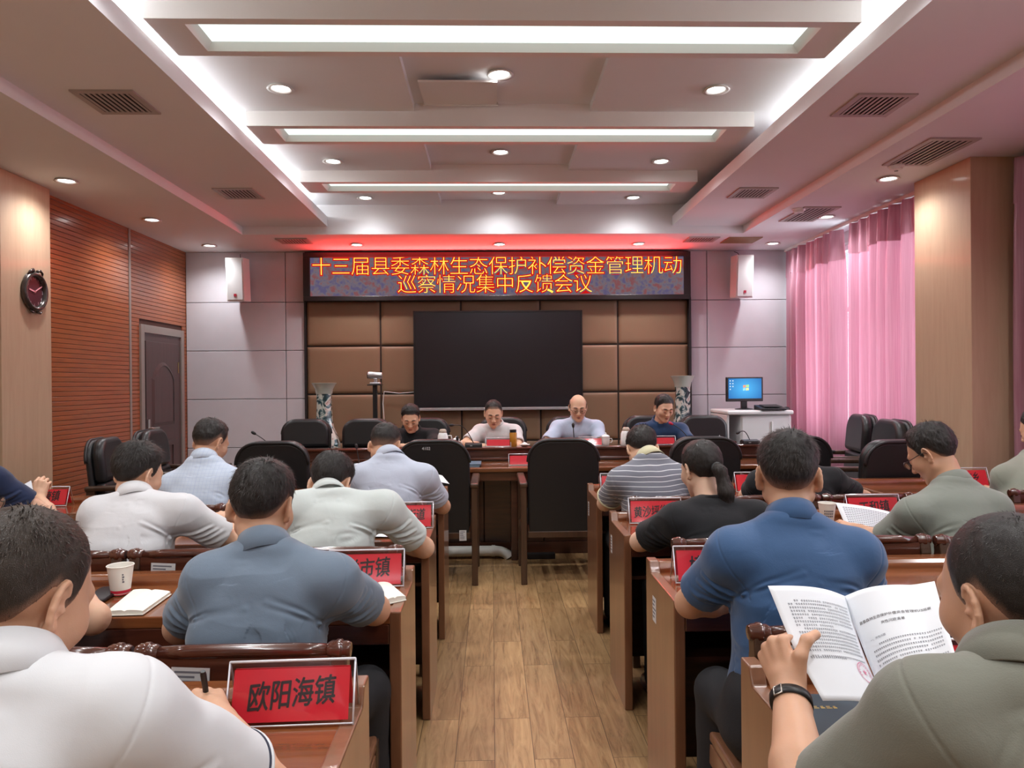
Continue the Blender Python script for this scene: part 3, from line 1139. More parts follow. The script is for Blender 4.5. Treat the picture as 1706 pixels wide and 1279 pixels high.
DLX, DRX = -.275 - 1.50, .575
ROWL = {1: 4.07, 2: 3.10, 3: 2.14, 4: 1.19}
ROWR = {1: 4.12, 2: 3.15, 3: 2.20, 4: 1.25}
ordn = {1: 'row closest to the black chairs', 2: 'second row of the seating', 3: 'third row of the seating', 4: 'row nearest the camera'}
for r in (1, 2, 3, 4):
    desk(DLX, ROWL[r], 'dark red wooden desk left of the aisle in the ' + ordn[r], 'desks left of the aisle')
    dk = desk(DRX + {1: .02, 2: 0, 3: -.02, 4: -.005}[r], ROWR[r], 'dark red wooden desk right of the aisle in the ' + ordn[r], 'desks right of the aisle')
    if r == 4:
        sticker(dk, Matrix.Translation((0, .17, .60)) @ Matrix.Rotation(R_(-90), 4, 'Z'), .05, .085)
    if r == 3:
        sticker(dk, Matrix.Translation((0, .27, .66)) @ Matrix.Rotation(R_(-90), 4, 'Z'), .05, .085)
    if r in (1, 2):
        sticker(dk, Matrix.Translation((0, .33, .66)) @ Matrix.Rotation(R_(-90), 4, 'Z'), .035, .085)
desk(-3.74 + .02, 3.90, 'dark red desk beside the tan column at left, under the navy sleeve', 'desks against the side walls')
desk(2.30, 4.22, 'dark red desk at the right edge in front of the tan column', 'desks against the side walls').scale = (.76, 1, 1)
desk(2.30, 3.22, 'dark red desk at the right edge behind the man with glasses', 'desks against the side walls').scale = (.76, 1, 1)
desk(2.30, 2.24, 'dark red desk at the far right behind the reading man', 'desks against the side walls').scale = (.76, 1, 1)

# ---------------------------------------------------------------- wooden audience chairs
def make_wood_chair():
    t = thing('wooden_chair', 'x', 'chair')
    # faces +Y; back at y = 0, seat forward
    H = .845
    for s in (-1, 1):
        x = s * .215
        pr = [(-.035, 0), (.012, 0), (.040, .42), (.022, .70), (.0, .80), (.004, .838), (-.036, .842), (-.044, .80), (-.02, .68), (.0, .42)]
        MB().prism(pr, 'x', x - .019, x + .019).build('leg', M_darkleg, t, bevel=.004)
        MB().box(x - .018, x + .018, .375, .415, 0, .43).build('leg', M_darkleg, t, bevel=.004)
        sc = MB()
        fn = [(.001, -.027), (.017, -.026), (.021, -.018), (.021, -.010), (.024, -.006), (.024, .004), (.020, .008), (.020, .017), (.016, .025), (.001, .026)]
        sc.lathe(fn, 18, M=Matrix.Translation((x, -.018, H)) @ Matrix.Rotation(R_(90), 4, 'Y'), cap=False)
        sc.build('finial', M_mahog, t, smooth=True)
        MB().box(x - .014, x + .014, .03, .38, .34, .40).build('side_rail', M_mahogsheen, t, bevel=.003)
        MB().box(x - .010, x + .010, .0, .38, .17, .205).build('stretcher', M_darkleg, t, bevel=.003)
    MB().tube([(-.19, -.018, H - .002), (-.12, -.026, H + .004), (0, -.030, H + .006), (.12, -.026, H + .004), (.19, -.018, H - .002)], .016, 12).build('top_rail', M_mahog, t, smooth='all')
    MB().prism([(-.030, .69), (-.012, .69), (-.012, .84), (-.034, .84)], 'x', -.198, .198).build('back_panel', M_mahog, t, bevel=.003)
    MB().box(-.198, .198, -.004, .012, .54, .575).build('cross_rail', M_darkleg, t, bevel=.003)
    for k in range(5):
        xx = -.14 + .07 * k
        MB().box(xx - .014, xx + .014, .0, .010, .57, .70, M=Matrix.Translation((0, .0, 0))).build('slat', M_darkleg, t)
    MB().prism(rounded(-.23, .23, .02, .43, .035, 4), 'z', .405, .44).build('seat', M_mahogsheen, t, bevel=.010, seg=3)
    MB().box(-.20, .20, .385, .405, .34, .40).build('front_rail', M_darkleg, t)
    sticker(t, Matrix.Translation((-.115, -.0355, .785)) @ Matrix.Rotation(R_(3), 4, 'Y'), .085, .065)
    return t


WC0 = make_wood_chair()
w_used = [False]
def wchair(x, y, label, group, rz=0):
    if not w_used[0]:
        w_used[0] = True
        WC0.location = (x, y, 0)
        WC0.rotation_euler = (0, 0, R_(rz))
        WC0['label'] = label
        WC0['group'] = group
        return WC0
    return dup(WC0, (x, y, 0), R_(rz), label, group)


whoL = {1: ('the man in a pale blue shirt', None, 'the man in plaid'), 2: ('the man in a mint shirt', None, 'the man in a white shirt'),
        3: ('the man in a grey-blue polo', 'x', 'y'), 4: ('x', 'x', 'the man in a white polo')}
rown = {1: 'first', 2: 'second', 3: 'third', 4: 'nearest'}
for r in (1, 2, 3):
    for k in range(3):
        x = -.565 - .492 * k
        seat_ = ['beside the aisle', 'in the middle', 'at the left end'][k]
        wchair(x, ROWL[r] - .475, 'wooden chair with scrolled finials, %s row left of the aisle, %s' % (rown[r], seat_), 'wooden chairs left of the aisle')
    for k in range(3):
        x = {1: .935, 2: .905, 3: .850}[r] + .492 * k
        seat_ = ['beside the aisle', 'in the middle', 'at the right end'][k]
        wchair(x, ROWR[r] - .475 - (.015 if (r, k) == (2, 2) else 0), 'wooden chair with scrolled finials, %s row right of the aisle, %s' % (rown[r], seat_), 'wooden chairs right of the aisle')
wchair(-.80, .60, 'wooden chair of the man in a white polo closest to the camera', 'wooden chairs left of the aisle')
wchair(.88, .62, 'wooden chair of the man reading papers closest to the camera', 'wooden chairs right of the aisle')
wchair(2.95, 3.72, 'wooden chair under the olive-shirted man at the right edge', 'wooden chairs by the side walls')
wchair(2.62, 2.74, 'empty wooden chair at the right edge behind the man with glasses', 'wooden chairs by the side walls')
wchair(-2.70, 3.40, 'wooden chair under the man in the navy sleeve at the left edge', 'wooden chairs by the side walls')

# ---------------------------------------------------------------- nameplates
def nameplate(x, y, z, body, label, w=.25, h=.115, rz=0.0, ink=True, hazy=False, char=.052, group='red nameplates', spacing=1.0, shear=.12, dx=0):
    t = thing('nameplate', label, 'nameplate', (x, y, z), R_(rz), group)
    d = .042 * h / .115
    th = math.atan2(d, h)
    Hl = math.hypot(d, h)
    Mf = Matrix.Translation((0, -d, 0)) @ Matrix.Rotation(-th, 4, 'X')
    Mb = Matrix.Translation((0, d, 0)) @ Matrix.Rotation(th, 4, 'X')
    a = MB()
    for M in (Mf, Mb):
        a.box(-w / 2, w / 2, -.0012, .0012, 0, Hl, M=M)
    a.build('holder', M_acryl, t)
    e = MB()
    for s in (-1, 1):
        e.tube([(s * w / 2, -d, 0), (s * w / 2, 0, h + .001), (s * w / 2, d, 0)], .0022, 6)
    e.tube([(-w / 2, 0, h + .001), (w / 2, 0, h + .001)], .0030, 6)
    e.tube([(-w / 2, -d - .001, .004), (w / 2, -d - .001, .004)], .0018, 6)
    e.build('edge', M_acedge, t, smooth='all')
    cw = w / 2 - .010
    MB().box(-cw, cw, .0013, .0018, .010, Hl - .014, M=Mf).build('card', M_redcard, t)
    MB().box(-cw, cw, -.0018, -.0013, .010, Hl - .014, M=Mb).build('card', M_redcard, t)
    if ink:
        tm = Mf @ Matrix.Translation((dx, .0003, Hl * .47)) @ Matrix.Rotation(R_(90), 4, 'X') @ Matrix.Diagonal((.84, 1.12, 1, 1)) @ Matrix.Rotation(R_(3), 4, 'Z')
        text_obj('lettering', body, M_ink, t, tm, char, offset=0.0, shear=shear, spacing=spacing, bold=.0011)
    return t


TZ = .772
def on_desk(u, v, z=TZ):
    """where the sight line through u, v meets a horizontal plane"""
    d = W(u, v, 1.0) - Vector((0, 0, CAM_H))
    s = (z - CAM_H) / d.z
    return Vector((0, 0, CAM_H)) + d * s
def plate_at(u, Y, z=TZ):
    p = W(u, 900, Y)
    return p.x, Y, z
x, y, z = plate_at(478, 1.46)
nameplate(-.408, 1.475, TZ, '欧阳海镇', 'clear-stand red nameplate reading 欧阳海镇 on the desk closest to the camera', rz=2)
nameplate(-.425, 2.44, TZ, '洋市镇', 'clear-stand red nameplate reading 洋市镇 beside the grey-blue polo man', char=.062, rz=2)
nameplate(-.405, 3.40, TZ, '龙潭街道', 'clear-stand red nameplate ending in 街道 beside the mint-shirted man', rz=1)
nameplate(-2.52, 4.16, TZ, '浩塘镇', 'red nameplate at the left edge by the tan column, under a raised hand', rz=0, char=.058, w=.24, h=.105)
nameplate(.775, 3.43, TZ, '黄沙坪街道', 'clear-stand red nameplate beginning 黄沙 at the left of the ponytailed woman', rz=-2, char=.050)
nameplate(.735, 2.42, TZ, '樟市镇', 'clear-stand red nameplate beginning 樟 beside the blue polo man', rz=-2, char=.062, w=.25)
nameplate(.78, 4.36, TZ, '荷叶镇', 'red nameplate half hidden by the striped shirt', rz=0, char=.058)
nameplate(1.60, 4.34, TZ, '方元镇', 'red nameplate reading 方元 right of the ponytailed woman', rz=0, char=.060, w=.26)
nameplate(1.84, 3.445, TZ, '正和镇', 'glare-washed red nameplate behind the white sheets of the man with glasses', rz=0, char=.060, w=.26)
nameplate(2.96, 4.42, TZ, '桥市乡', 'red nameplate at the right edge in front of the tan column', rz=0, char=.058, w=.26)
nameplate(1.02, 1.52, TZ, '', 'clear nameplate stand behind the raised papers on the right near desk', ink=False, rz=-4)
# ---------------------------------------------------------------- people: distance-field bodies
QUICK = float(os.environ.get('QUICK', '1'))
f32 = np.float32


def smin(a, b, k):
    h = np.clip(.5 + .5 * (b - a) / k, 0, 1)
    return b + (a - b) * h - k * h * (1 - h)


def smax(a, b, k):
    return -smin(-a, -b, k)


def cone(X, Y, Z, a, b, ra, rb):
    ax, ay, az = a
    dx, dy, dz = b[0] - ax, b[1] - ay, b[2] - az
    L2 = dx * dx + dy * dy + dz * dz + 1e-12
    px, py, pz = X - ax, Y - ay, Z - az
    t = np.clip((px * dx + py * dy + pz * dz) / L2, 0, 1)
    return np.sqrt((px - t * dx) ** 2 + (py - t * dy) ** 2 + (pz - t * dz) ** 2) - (ra + t * (rb - ra))


def ell(X, Y, Z, c, r):
    px, py, pz = X - c[0], Y - c[1], Z - c[2]
    k0 = np.sqrt((px / r[0]) ** 2 + (py / r[1]) ** 2 + (pz / r[2]) ** 2)
    k1 = np.sqrt((px / r[0] ** 2) ** 2 + (py / r[1] ** 2) ** 2 + (pz / r[2] ** 2) ** 2) + 1e-9
    return k0 * (k0 - 1) / k1


def sph(X, Y, Z, c, r):
    return np.sqrt((X - c[0]) ** 2 + (Y - c[1]) ** 2 + (Z - c[2]) ** 2) - r


def vnoise(P, scale, seed=0):
    """smooth value noise in -1..1, P is (n,3)"""
    Q = P * np.asarray(scale) + seed * 17.31
    I = np.floor(Q).astype(np.int64)
    F = Q - I
    F = F * F * (3 - 2 * F)
    out = np.zeros(len(P))
    for dx in (0, 1):
        for dy in (0, 1):
            for dz in (0, 1):
                h = ((I[:, 0] + dx) * 73856093) ^ ((I[:, 1] + dy) * 19349663) ^ ((I[:, 2] + dz) * 83492791)
                h = (h ^ (h >> 13)) * 1274126177 & 0x7fffffff
                h = ((h ^ (h >> 16)) % 100003) / 50001.0 - 1
                w = (F[:, 0] if dx else 1 - F[:, 0]) * (F[:, 1] if dy else 1 - F[:, 1]) * (F[:, 2] if dz else 1 - F[:, 2])
                out += h * w
    return out


class Field:
    BIG = 0.08

    def __init__(self, lo, hi, h, fine=()):
        self.ax = []
        for i in range(3):
            iv = [(f[0][i], f[1][i], f[2]) for f in fine]
            p, out = lo[i], []
            while p < hi[i]:
                out.append(p)
                st = h
                for a, b, q in iv:
                    if a - h * .5 <= p <= b:
                        st = min(st, q)
                p += st
            self.ax.append(np.array(out, dtype=f32))
        self.D = np.full([len(a) for a in self.ax], self.BIG, dtype=f32)

    def win(self, lo, hi):
        s = []
        for i in range(3):
            a = max(0, int(np.searchsorted(self.ax[i], lo[i])) - 1)
            b = min(len(self.ax[i]), int(np.searchsorted(self.ax[i], hi[i])) + 1)
            if b <= a:
                return None
            s.append(slice(a, b))
        return tuple(s)

    def _put(self, w, d, k, mode):
        D = self.D[w]
        if mode == 'add':
            self.D[w] = smin(D, d, k) if k > 0 else np.minimum(D, d)
        else:
            self.D[w] = smax(D, -d, k) if k > 0 else np.maximum(D, -d)

    def add(self, lo, hi, fn, k=.01, mode='add'):
        m = k + .025
        w = self.win([c - m for c in lo], [c + m for c in hi])
        if w is None:
            return
        X = self.ax[0][w[0]][:, None, None]
        Y = self.ax[1][w[1]][None, :, None]
        Z = self.ax[2][w[2]][None, None, :]
        self._put(w, fn(X, Y, Z), k, mode)

    def cone(self, a, b, ra, rb, k=.01, mode='add'):
        r = max(ra, rb)
        self.add([min(a[i], b[i]) - r for i in range(3)], [max(a[i], b[i]) + r for i in range(3)], lambda X, Y, Z: cone(X, Y, Z, a, b, ra, rb), k, mode)

    def local(self, M, lo, hi, fn, k=.01, mode='add'):
        """fn in the frame of M (uniform scale), box lo..hi in that frame"""
        s = M.to_scale()[0]
        cs = [M @ Vector((x, y, z)) for x in (lo[0], hi[0]) for y in (lo[1], hi[1]) for z in (lo[2], hi[2])]
        Mi = np.array(M.inverted())

        def f(X, Y, Z):
            x = Mi[0, 0] * X + Mi[0, 1] * Y + Mi[0, 2] * Z + Mi[0, 3]
            y = Mi[1, 0] * X + Mi[1, 1] * Y + Mi[1, 2] * Z + Mi[1, 3]
            z = Mi[2, 0] * X + Mi[2, 1] * Y + Mi[2, 2] * Z + Mi[2, 3]
            return fn(x, y, z) * s
        self.add([min(c[i] for c in cs) for i in range(3)], [max(c[i] for c in cs) for i in range(3)], f, k, mode)

    def mesh(self):
        D = self.D
        for i in range(3):
            sl = [slice(None)] * 3
            for e in (0, -1):
                sl[i] = e
                D[tuple(sl)] = np.maximum(D[tuple(sl)], .001)
        S = D < 0
        c = np.zeros([n - 1 for n in D.shape], dtype=np.uint8)
        cor = [(a, b, d) for a in (0, 1) for b in (0, 1) for d in (0, 1)]
        sh = c.shape
        for a, b, d in cor:
            c += S[a:a + sh[0], b:b + sh[1], d:d + sh[2]]
        act = (c > 0) & (c < 8)
        idx = np.argwhere(act)
        ids = np.full(sh, -1, dtype=np.int32)
        ids[act] = np.arange(len(idx))
        V = np.stack([D[idx[:, 0] + a, idx[:, 1] + b, idx[:, 2] + d] for a, b, d in cor], 1)
        acc = np.zeros((len(idx), 3))
        cnt = np.zeros(len(idx))
        C = np.array(cor, dtype=float)
        for i in range(8):
            for j in range(i + 1, 8):
                if np.abs(C[i] - C[j]).sum() != 1:
                    continue
                va, vb = V[:, i], V[:, j]
                m = (va < 0) != (vb < 0)
                t = va[m] / (va[m] - vb[m])
                acc[m] += C[i] + (C[j] - C[i]) * t[:, None]
                cnt[m] += 1
        acc /= np.maximum(cnt, 1)[:, None]
        P = np.empty((len(idx), 3))
        for i in range(3):
            a = self.ax[i]
            P[:, i] = a[idx[:, i]] + acc[:, i] * (a[idx[:, i] + 1] - a[idx[:, i]])
        faces = []
        for ax in range(3):
            o1, o2 = (ax + 1) % 3, (ax + 2) % 3
            n = D.shape[ax]
            A = np.take(S, range(n - 1), axis=ax)
            B = np.take(S, range(1, n), axis=ax)
            e = np.argwhere(A != B)
            e = e[(e[:, o1] > 0) & (e[:, o1] < D.shape[o1] - 1) & (e[:, o2] > 0) & (e[:, o2] < D.shape[o2] - 1)]
            ins = A[e[:, 0], e[:, 1], e[:, 2]]
            q = []
            for d1, d2 in ((-1, -1), (0, -1), (0, 0), (-1, 0)):
                g = e.copy()
                g[:, o1] += d1
                g[:, o2] += d2
                q.append(ids[g[:, 0], g[:, 1], g[:, 2]])
            q = np.stack(q, 1)
            q[~ins] = q[~ins][:, ::-1]
            faces.append(q)
        return P, np.concatenate(faces)


def smooth_mesh(P, Q, it=1, lam=.5):
    for _ in range(it):
        acc = np.zeros_like(P)
        cnt = np.zeros(len(P))
        for i in range(4):
            a, b = Q[:, i], Q[:, (i + 1) % 4]
            np.add.at(acc, a, P[b])
            np.add.at(cnt, a, 1)
            np.add.at(acc, b, P[a])
            np.add.at(cnt, b, 1)
        P = P + lam * (acc / np.maximum(cnt, 1)[:, None] - P)
    return P


def subdivide(P, Q):
    n = len(P)
    E = np.concatenate([np.stack([Q[:, i], Q[:, (i + 1) % 4]], 1) for i in range(4)])
    E.sort(1)
    U, inv = np.unique(E[:, 0].astype(np.int64) * n + E[:, 1], return_inverse=True)
    inv = inv.reshape(4, -1).T + n
    mid = (P[U // n] + P[U % n]) / 2
    cen = P[Q].mean(1)
    c = np.arange(len(Q)) + n + len(U)
    out = np.concatenate([np.stack([Q[:, i], inv[:, i], c, inv[:, i - 1]], 1) for i in range(4)])
    return np.concatenate([P, mid, cen]), out


def normals(P, Q):
    a, b, c, d = (P[Q[:, i]] for i in range(4))
    n = np.cross(c - a, d - b)
    out = np.zeros_like(P)
    for i in range(4):
        np.add.at(out, Q[:, i], n)
    return out / (np.linalg.norm(out, axis=1)[:, None] + 1e-12)


def np_obj(name, P, Q, mat, parent, attr=None):
    o0 = np.array(parent.location) if parent is not None else np.zeros(3)
    me = bpy.data.meshes.new(name)
    n, m = len(P), len(Q)
    k = Q.shape[1]
    me.vertices.add(n)
    me.vertices.foreach_set('co', (P - o0).astype(f32).ravel())
    me.loops.add(m * k)
    me.loops.foreach_set('vertex_index', Q.astype(np.int32).ravel())
    me.polygons.add(m)
    me.polygons.foreach_set('loop_start', np.arange(0, m * k, k, dtype=np.int32))
    me.update(calc_edges=True)
    me.validate()
    me.polygons.foreach_set('use_smooth', [True] * len(me.polygons))
    me.materials.append(mat)
    if attr is not None:
        a = me.attributes.new('dens', 'FLOAT', 'POINT')
        a.data.foreach_set('value', attr.astype(f32))
    o = bpy.data.objects.new(name, me)
    COL.objects.link(o)
    o.parent = parent
    return o


# ------------------------------------------------ person materials
def skin_mat(name, c):
    m, nt, b = newmat(name)
    tc = N(nt, 'ShaderNodeTexCoord')
    nz = N(nt, 'ShaderNodeTexNoise', i_Scale=14.0, i_Detail=4.0)
    nt.links.new(tc.outputs['Object'], nz.inputs['Vector'])
    mx = N(nt, 'ShaderNodeMixRGB')
    mx.inputs[1].default_value = rgba([c[0] * .92, c[1] * .86, c[2] * .84])
    mx.inputs[2].default_value = rgba([min(1, c[0] * 1.06), c[1] * 1.08, c[2] * 1.08])
    nt.links.new(nz.outputs['Fac'], mx.inputs[0])
    nt.links.new(mx.outputs[0], b.inputs['Base Color'])
    b.inputs['Roughness'].default_value = .48
    b.inputs['Specular IOR Level'].default_value = .4
    b.inputs['Subsurface Weight'].default_value = .12
    b.inputs['Subsurface Radius'].default_value = (.010, .004, .002)
    b.inputs['Subsurface Scale'].default_value = 1.0
    n2 = N(nt, 'ShaderNodeTexNoise', i_Scale=420.0, i_Detail=2.0)
    nt.links.new(tc.outputs['Object'], n2.inputs['Vector'])
    bp = N(nt, 'ShaderNodeBump', i_Strength=.12, i_Distance=.001)
    nt.links.new(n2.outputs['Fac'], bp.inputs['Height'])
    nt.links.new(bp.outputs[0], b.inputs['Normal'])
    return m


SKINS = {'a': skin_mat('skin_light', (.69, .43, .295)), 'b': skin_mat('skin_tan', (.60, .345, .225)), 'c': skin_mat('skin_fair', (.72, .48, .35))}


def hair_mat(name, c, skin, cover=1.0):
    m, nt, b = newmat(name)
    at = N(nt, 'ShaderNodeAttribute', attribute_name='dens')
    tc = N(nt, 'ShaderNodeTexCoord')
    nz = N(nt, 'ShaderNodeTexNoise', i_Scale=900.0, i_Detail=1.0)
    nt.links.new(tc.outputs['Object'], nz.inputs['Vector'])
    ad = N(nt, 'ShaderNodeMath', operation='MULTIPLY_ADD')
    ad.inputs[1].default_value = .6
    ad.inputs[2].default_value = -.30
    nt.links.new(nz.outputs['Fac'], ad.inputs[0])
    a2 = N(nt, 'ShaderNodeMath', operation='ADD', use_clamp=True)
    nt.links.new(ad.outputs[0], a2.inputs[0])
    nt.links.new(at.outputs['Fac'], a2.inputs[1])
    n3 = N(nt, 'ShaderNodeTexNoise', i_Scale=60.0, i_Detail=4.0)
    nt.links.new(tc.outputs['Object'], n3.inputs['Vector'])
    hc = N(nt, 'ShaderNodeMixRGB')
    hc.inputs[1].default_value = rgba([k * .6 for k in c])
    hc.inputs[2].default_value = rgba([k * 1.5 for k in c])
    nt.links.new(n3.outputs['Fac'], hc.inputs[0])
    mx = N(nt, 'ShaderNodeMixRGB')
    mx.inputs[1].default_value = rgba([skin[0] * .8, skin[1] * .75, skin[2] * .75])
    nt.links.new(hc.outputs[0], mx.inputs[2])
    nt.links.new(a2.outputs[0], mx.inputs[0])
    nt.links.new(mx.outputs[0], b.inputs['Base Color'])
    b.inputs['Roughness'].default_value = .42
    b.inputs['Specular IOR Level'].default_value = .35
    bp = N(nt, 'ShaderNodeBump', i_Strength=.6, i_Distance=.002)
    nt.links.new(nz.outputs['Fac'], bp.inputs['Height'])
    nt.links.new(bp.outputs[0], b.inputs['Normal'])
    return m


M_hair = hair_mat('black_hair', (.016, .014, .013), (.42, .25, .17))
M_hairbrown = hair_mat('dark_brown_hair', (.030, .021, .015), (.42, .25, .17))
M_brow = simple('brow_hair', (.020, .015, .013), .6)
M_lip = simple('lip', (.36, .13, .10), .45)
M_trouser = simple('black_trouser', (.013, .013, .016), .8, bump=.3, bscale=300)
M_shoe = simple('black_shoe', (.010, .010, .010), .3)
M_specs = simple('glasses_frame', (.02, .02, .02), .3)
M_lensg = clear('glasses_lens', (.97, .98, 1), .06)


def fabric(name, c, rough=.85, sheen=.25, stripe=None, bump=.25, bscale=500, tex=None):
    m, nt, b = newmat(name)
    tc = N(nt, 'ShaderNodeTexCoord')
    nz = N(nt, 'ShaderNodeTexNoise', i_Scale=9.0, i_Detail=3.0)
    nt.links.new(tc.outputs['Object'], nz.inputs['Vector'])
    mx = N(nt, 'ShaderNodeMixRGB')
    mx.inputs[1].default_value = rgba([k * .95 for k in c])
    mx.inputs[2].default_value = rgba([min(1, k * 1.04) for k in c])
    nt.links.new(nz.outputs['Fac'], mx.inputs[0])
    out = mx.outputs[0]
    if stripe:
        for axis, period, width, col, fac in stripe:
            sx = N(nt, 'ShaderNodeSeparateXYZ')
            nt.links.new(tc.outputs['Object'], sx.inputs[0])
            mm = N(nt, 'ShaderNodeMath', operation='MODULO')
            mm.inputs[1].default_value = period
            ab = N(nt, 'ShaderNodeMath', operation='ABSOLUTE')
            if axis == 'wz':
                n4 = N(nt, 'ShaderNodeTexNoise', i_Scale=5.0, i_Detail=1.0)
                nt.links.new(tc.outputs['Object'], n4.inputs['Vector'])
                w_ = N(nt, 'ShaderNodeMath', operation='MULTIPLY_ADD')
                w_.inputs[1].default_value = .035
                nt.links.new(n4.outputs['Fac'], w_.inputs[0])
                nt.links.new(sx.outputs['Z'], w_.inputs[2])
                nt.links.new(w_.outputs[0], ab.inputs[0])
            else:
                nt.links.new(sx.outputs[axis.upper()], ab.inputs[0])
            nt.links.new(ab.outputs[0], mm.inputs[0])
            lt = N(nt, 'ShaderNodeMath', operation='LESS_THAN')
            lt.inputs[1].default_value = width
            nt.links.new(mm.outputs[0], lt.inputs[0])
            fa = N(nt, 'ShaderNodeMath', operation='MULTIPLY')
            fa.inputs[1].default_value = fac
            nt.links.new(lt.outputs[0], fa.inputs[0])
            m2 = N(nt, 'ShaderNodeMixRGB')
            m2.inputs[2].default_value = rgba(col)
            nt.links.new(fa.outputs[0], m2.inputs[0])
            nt.links.new(out, m2.inputs[1])
            out = m2.outputs[0]
    nt.links.new(out, b.inputs['Base Color'])
    b.inputs['Roughness'].default_value = rough
    b.inputs['Sheen Weight'].default_value = sheen
    b.inputs['Specular IOR Level'].default_value = .25
    n2 = N(nt, 'ShaderNodeTexNoise', i_Scale=bscale, i_Detail=2.0)
    nt.links.new(tc.outputs['Object'], n2.inputs['Vector'])
    n5 = N(nt, 'ShaderNodeTexNoise', i_Scale=22.0, i_Detail=3.0, i_Distortion=.8)
    nt.links.new(tc.outputs['Object'], n5.inputs['Vector'])
    ad = N(nt, 'ShaderNodeMath', operation='MULTIPLY_ADD')
    ad.inputs[1].default_value = 3.0
    nt.links.new(n5.outputs['Fac'], ad.inputs[0])
    nt.links.new(n2.outputs['Fac'], ad.inputs[2])
    bp = N(nt, 'ShaderNodeBump', i_Strength=bump, i_Distance=.0015)
    nt.links.new(ad.outputs[0], bp.inputs['Height'])
    nt.links.new(bp.outputs[0], b.inputs['Normal'])
    return m


# ------------------------------------------------ head, ear, hand shapes in their own frames
def cranium(x, y, z):
    d = ell(x, y, z, (0, -.014, .030), (.0765, .097, .089))
    d = smin(d, ell(x, y, z, (0, .030, -.028), (.0600, .062, .080)), .035)
    ax = np.abs(x)
    d = smin(d, cone(ax, y, z, (.047, -.002, -.055), (.014, .062, -.098), .024, .020), .025)
    return d


def face(x, y, z):
    d = cranium(x, y, z)
    ax = np.abs(x)
    d = smin(d, sph(x, y, z, (0, .074, -.100), .016), .02)
    d = smin(d, sph(ax, y, z, (.040, .052, -.022), .028), .022)
    d = smin(d, cone(ax, y, z, (.0, .086, .026), (.042, .070, .027), .010, .010), .016)
    d = smax(d, -sph(ax, y, z, (.031, .102, .008), .019), .014)
    d = smin(d, sph(ax, y, z, (.031, .075, .006), .0145), .006)
    d = smin(d, cone(x, y, z, (0, .088, .016), (0, .108, -.026), .007, .0115), .010)
    d = smin(d, sph(ax, y, z, (.012, .098, -.032), .0085), .008)
    d = smin(d, cone(ax, y, z, (0, .091, -.057), (.020, .083, -.060), .0065, .0045), .006)
    d = smin(d, cone(ax, y, z, (0, .089, -.070), (.016, .082, -.068), .0070, .0050), .006)
    d = smax(d, -cone(ax, y, z, (0, .101, -.0635), (.024, .090, -.064), .0018, .0015), .004)
    return d


def ear(x, y, z, s):
    x, y, z = x - s * .0735, y + .008, z + .006
    e = (s * .36, -.933)
    a = x * e[0] + y * e[1]
    c = (x * s * .933 + y * .36)
    b = z * .98 - a * -.17
    d = ell(a, b, c, (.011, .0, .0), (.0175, .031, .0058))
    d = smin(d, sph(a, b, c, (.006, -.029, .0), .0075), .010)
    pts = []
    for k in range(9):
        t = R_(150 - 250 * k / 8)
        pts.append((.011 + .0175 * math.cos(t), .031 * math.sin(t), .0045))
    for k in range(8):
        d = smin(d, cone(a, b, c, pts[k], pts[k + 1], .0040, .0040), .003)
    d = smax(d, -ell(a, b, c, (.0085, -.004, .0060), (.0112, .0165, .0085)), .003)
    d = smax(d, -ell(a, b, c, (.012, .015, .0060), (.0085, .009, .0045)), .003)
    d = smin(d, sph(a, b, c, (-.004, -.006, .003), .0055), .004)
    return d


HAIRLINE = {
    'short': [(0, .080), (35, .074), (52, .055), (64, .036), (71, .004), (78, -.012), (85, -.010), (91, .006), (104, .014), (114, -.008), (128, -.032), (150, -.050), (180, -.058)],
    'fade': [(0, .082), (35, .076), (52, .058), (64, .036), (71, .006), (78, -.008), (85, -.006), (91, .008), (104, .016), (114, -.006), (128, -.032), (150, -.046), (180, -.054)],
    'bald': [(0, .2), (58, .2), (66, .045), (74, .0), (84, -.02), (90, .018), (104, .036), (116, .010), (128, -.025), (150, -.050), (180, -.055)],
    'receding': [(0, .096), (30, .090), (50, .070), (66, .040), (75, .010), (84, .004), (90, .018), (104, .036), (116, .015), (128, -.022), (150, -.050), (180, -.058)],
    'tied': [(0, .086), (35, .076), (55, .052), (72, .018), (84, -.004), (95, -.010), (112, -.022), (130, -.048), (150, -.066), (180, -.072)],
}


def hair_g(x, y, z, style):
    phi = np.degrees(np.arctan2(np.abs(x), y + .012))
    tb = HAIRLINE[style]
    return z - np.interp(phi, [t[0] for t in tb], [t[1] for t in tb])


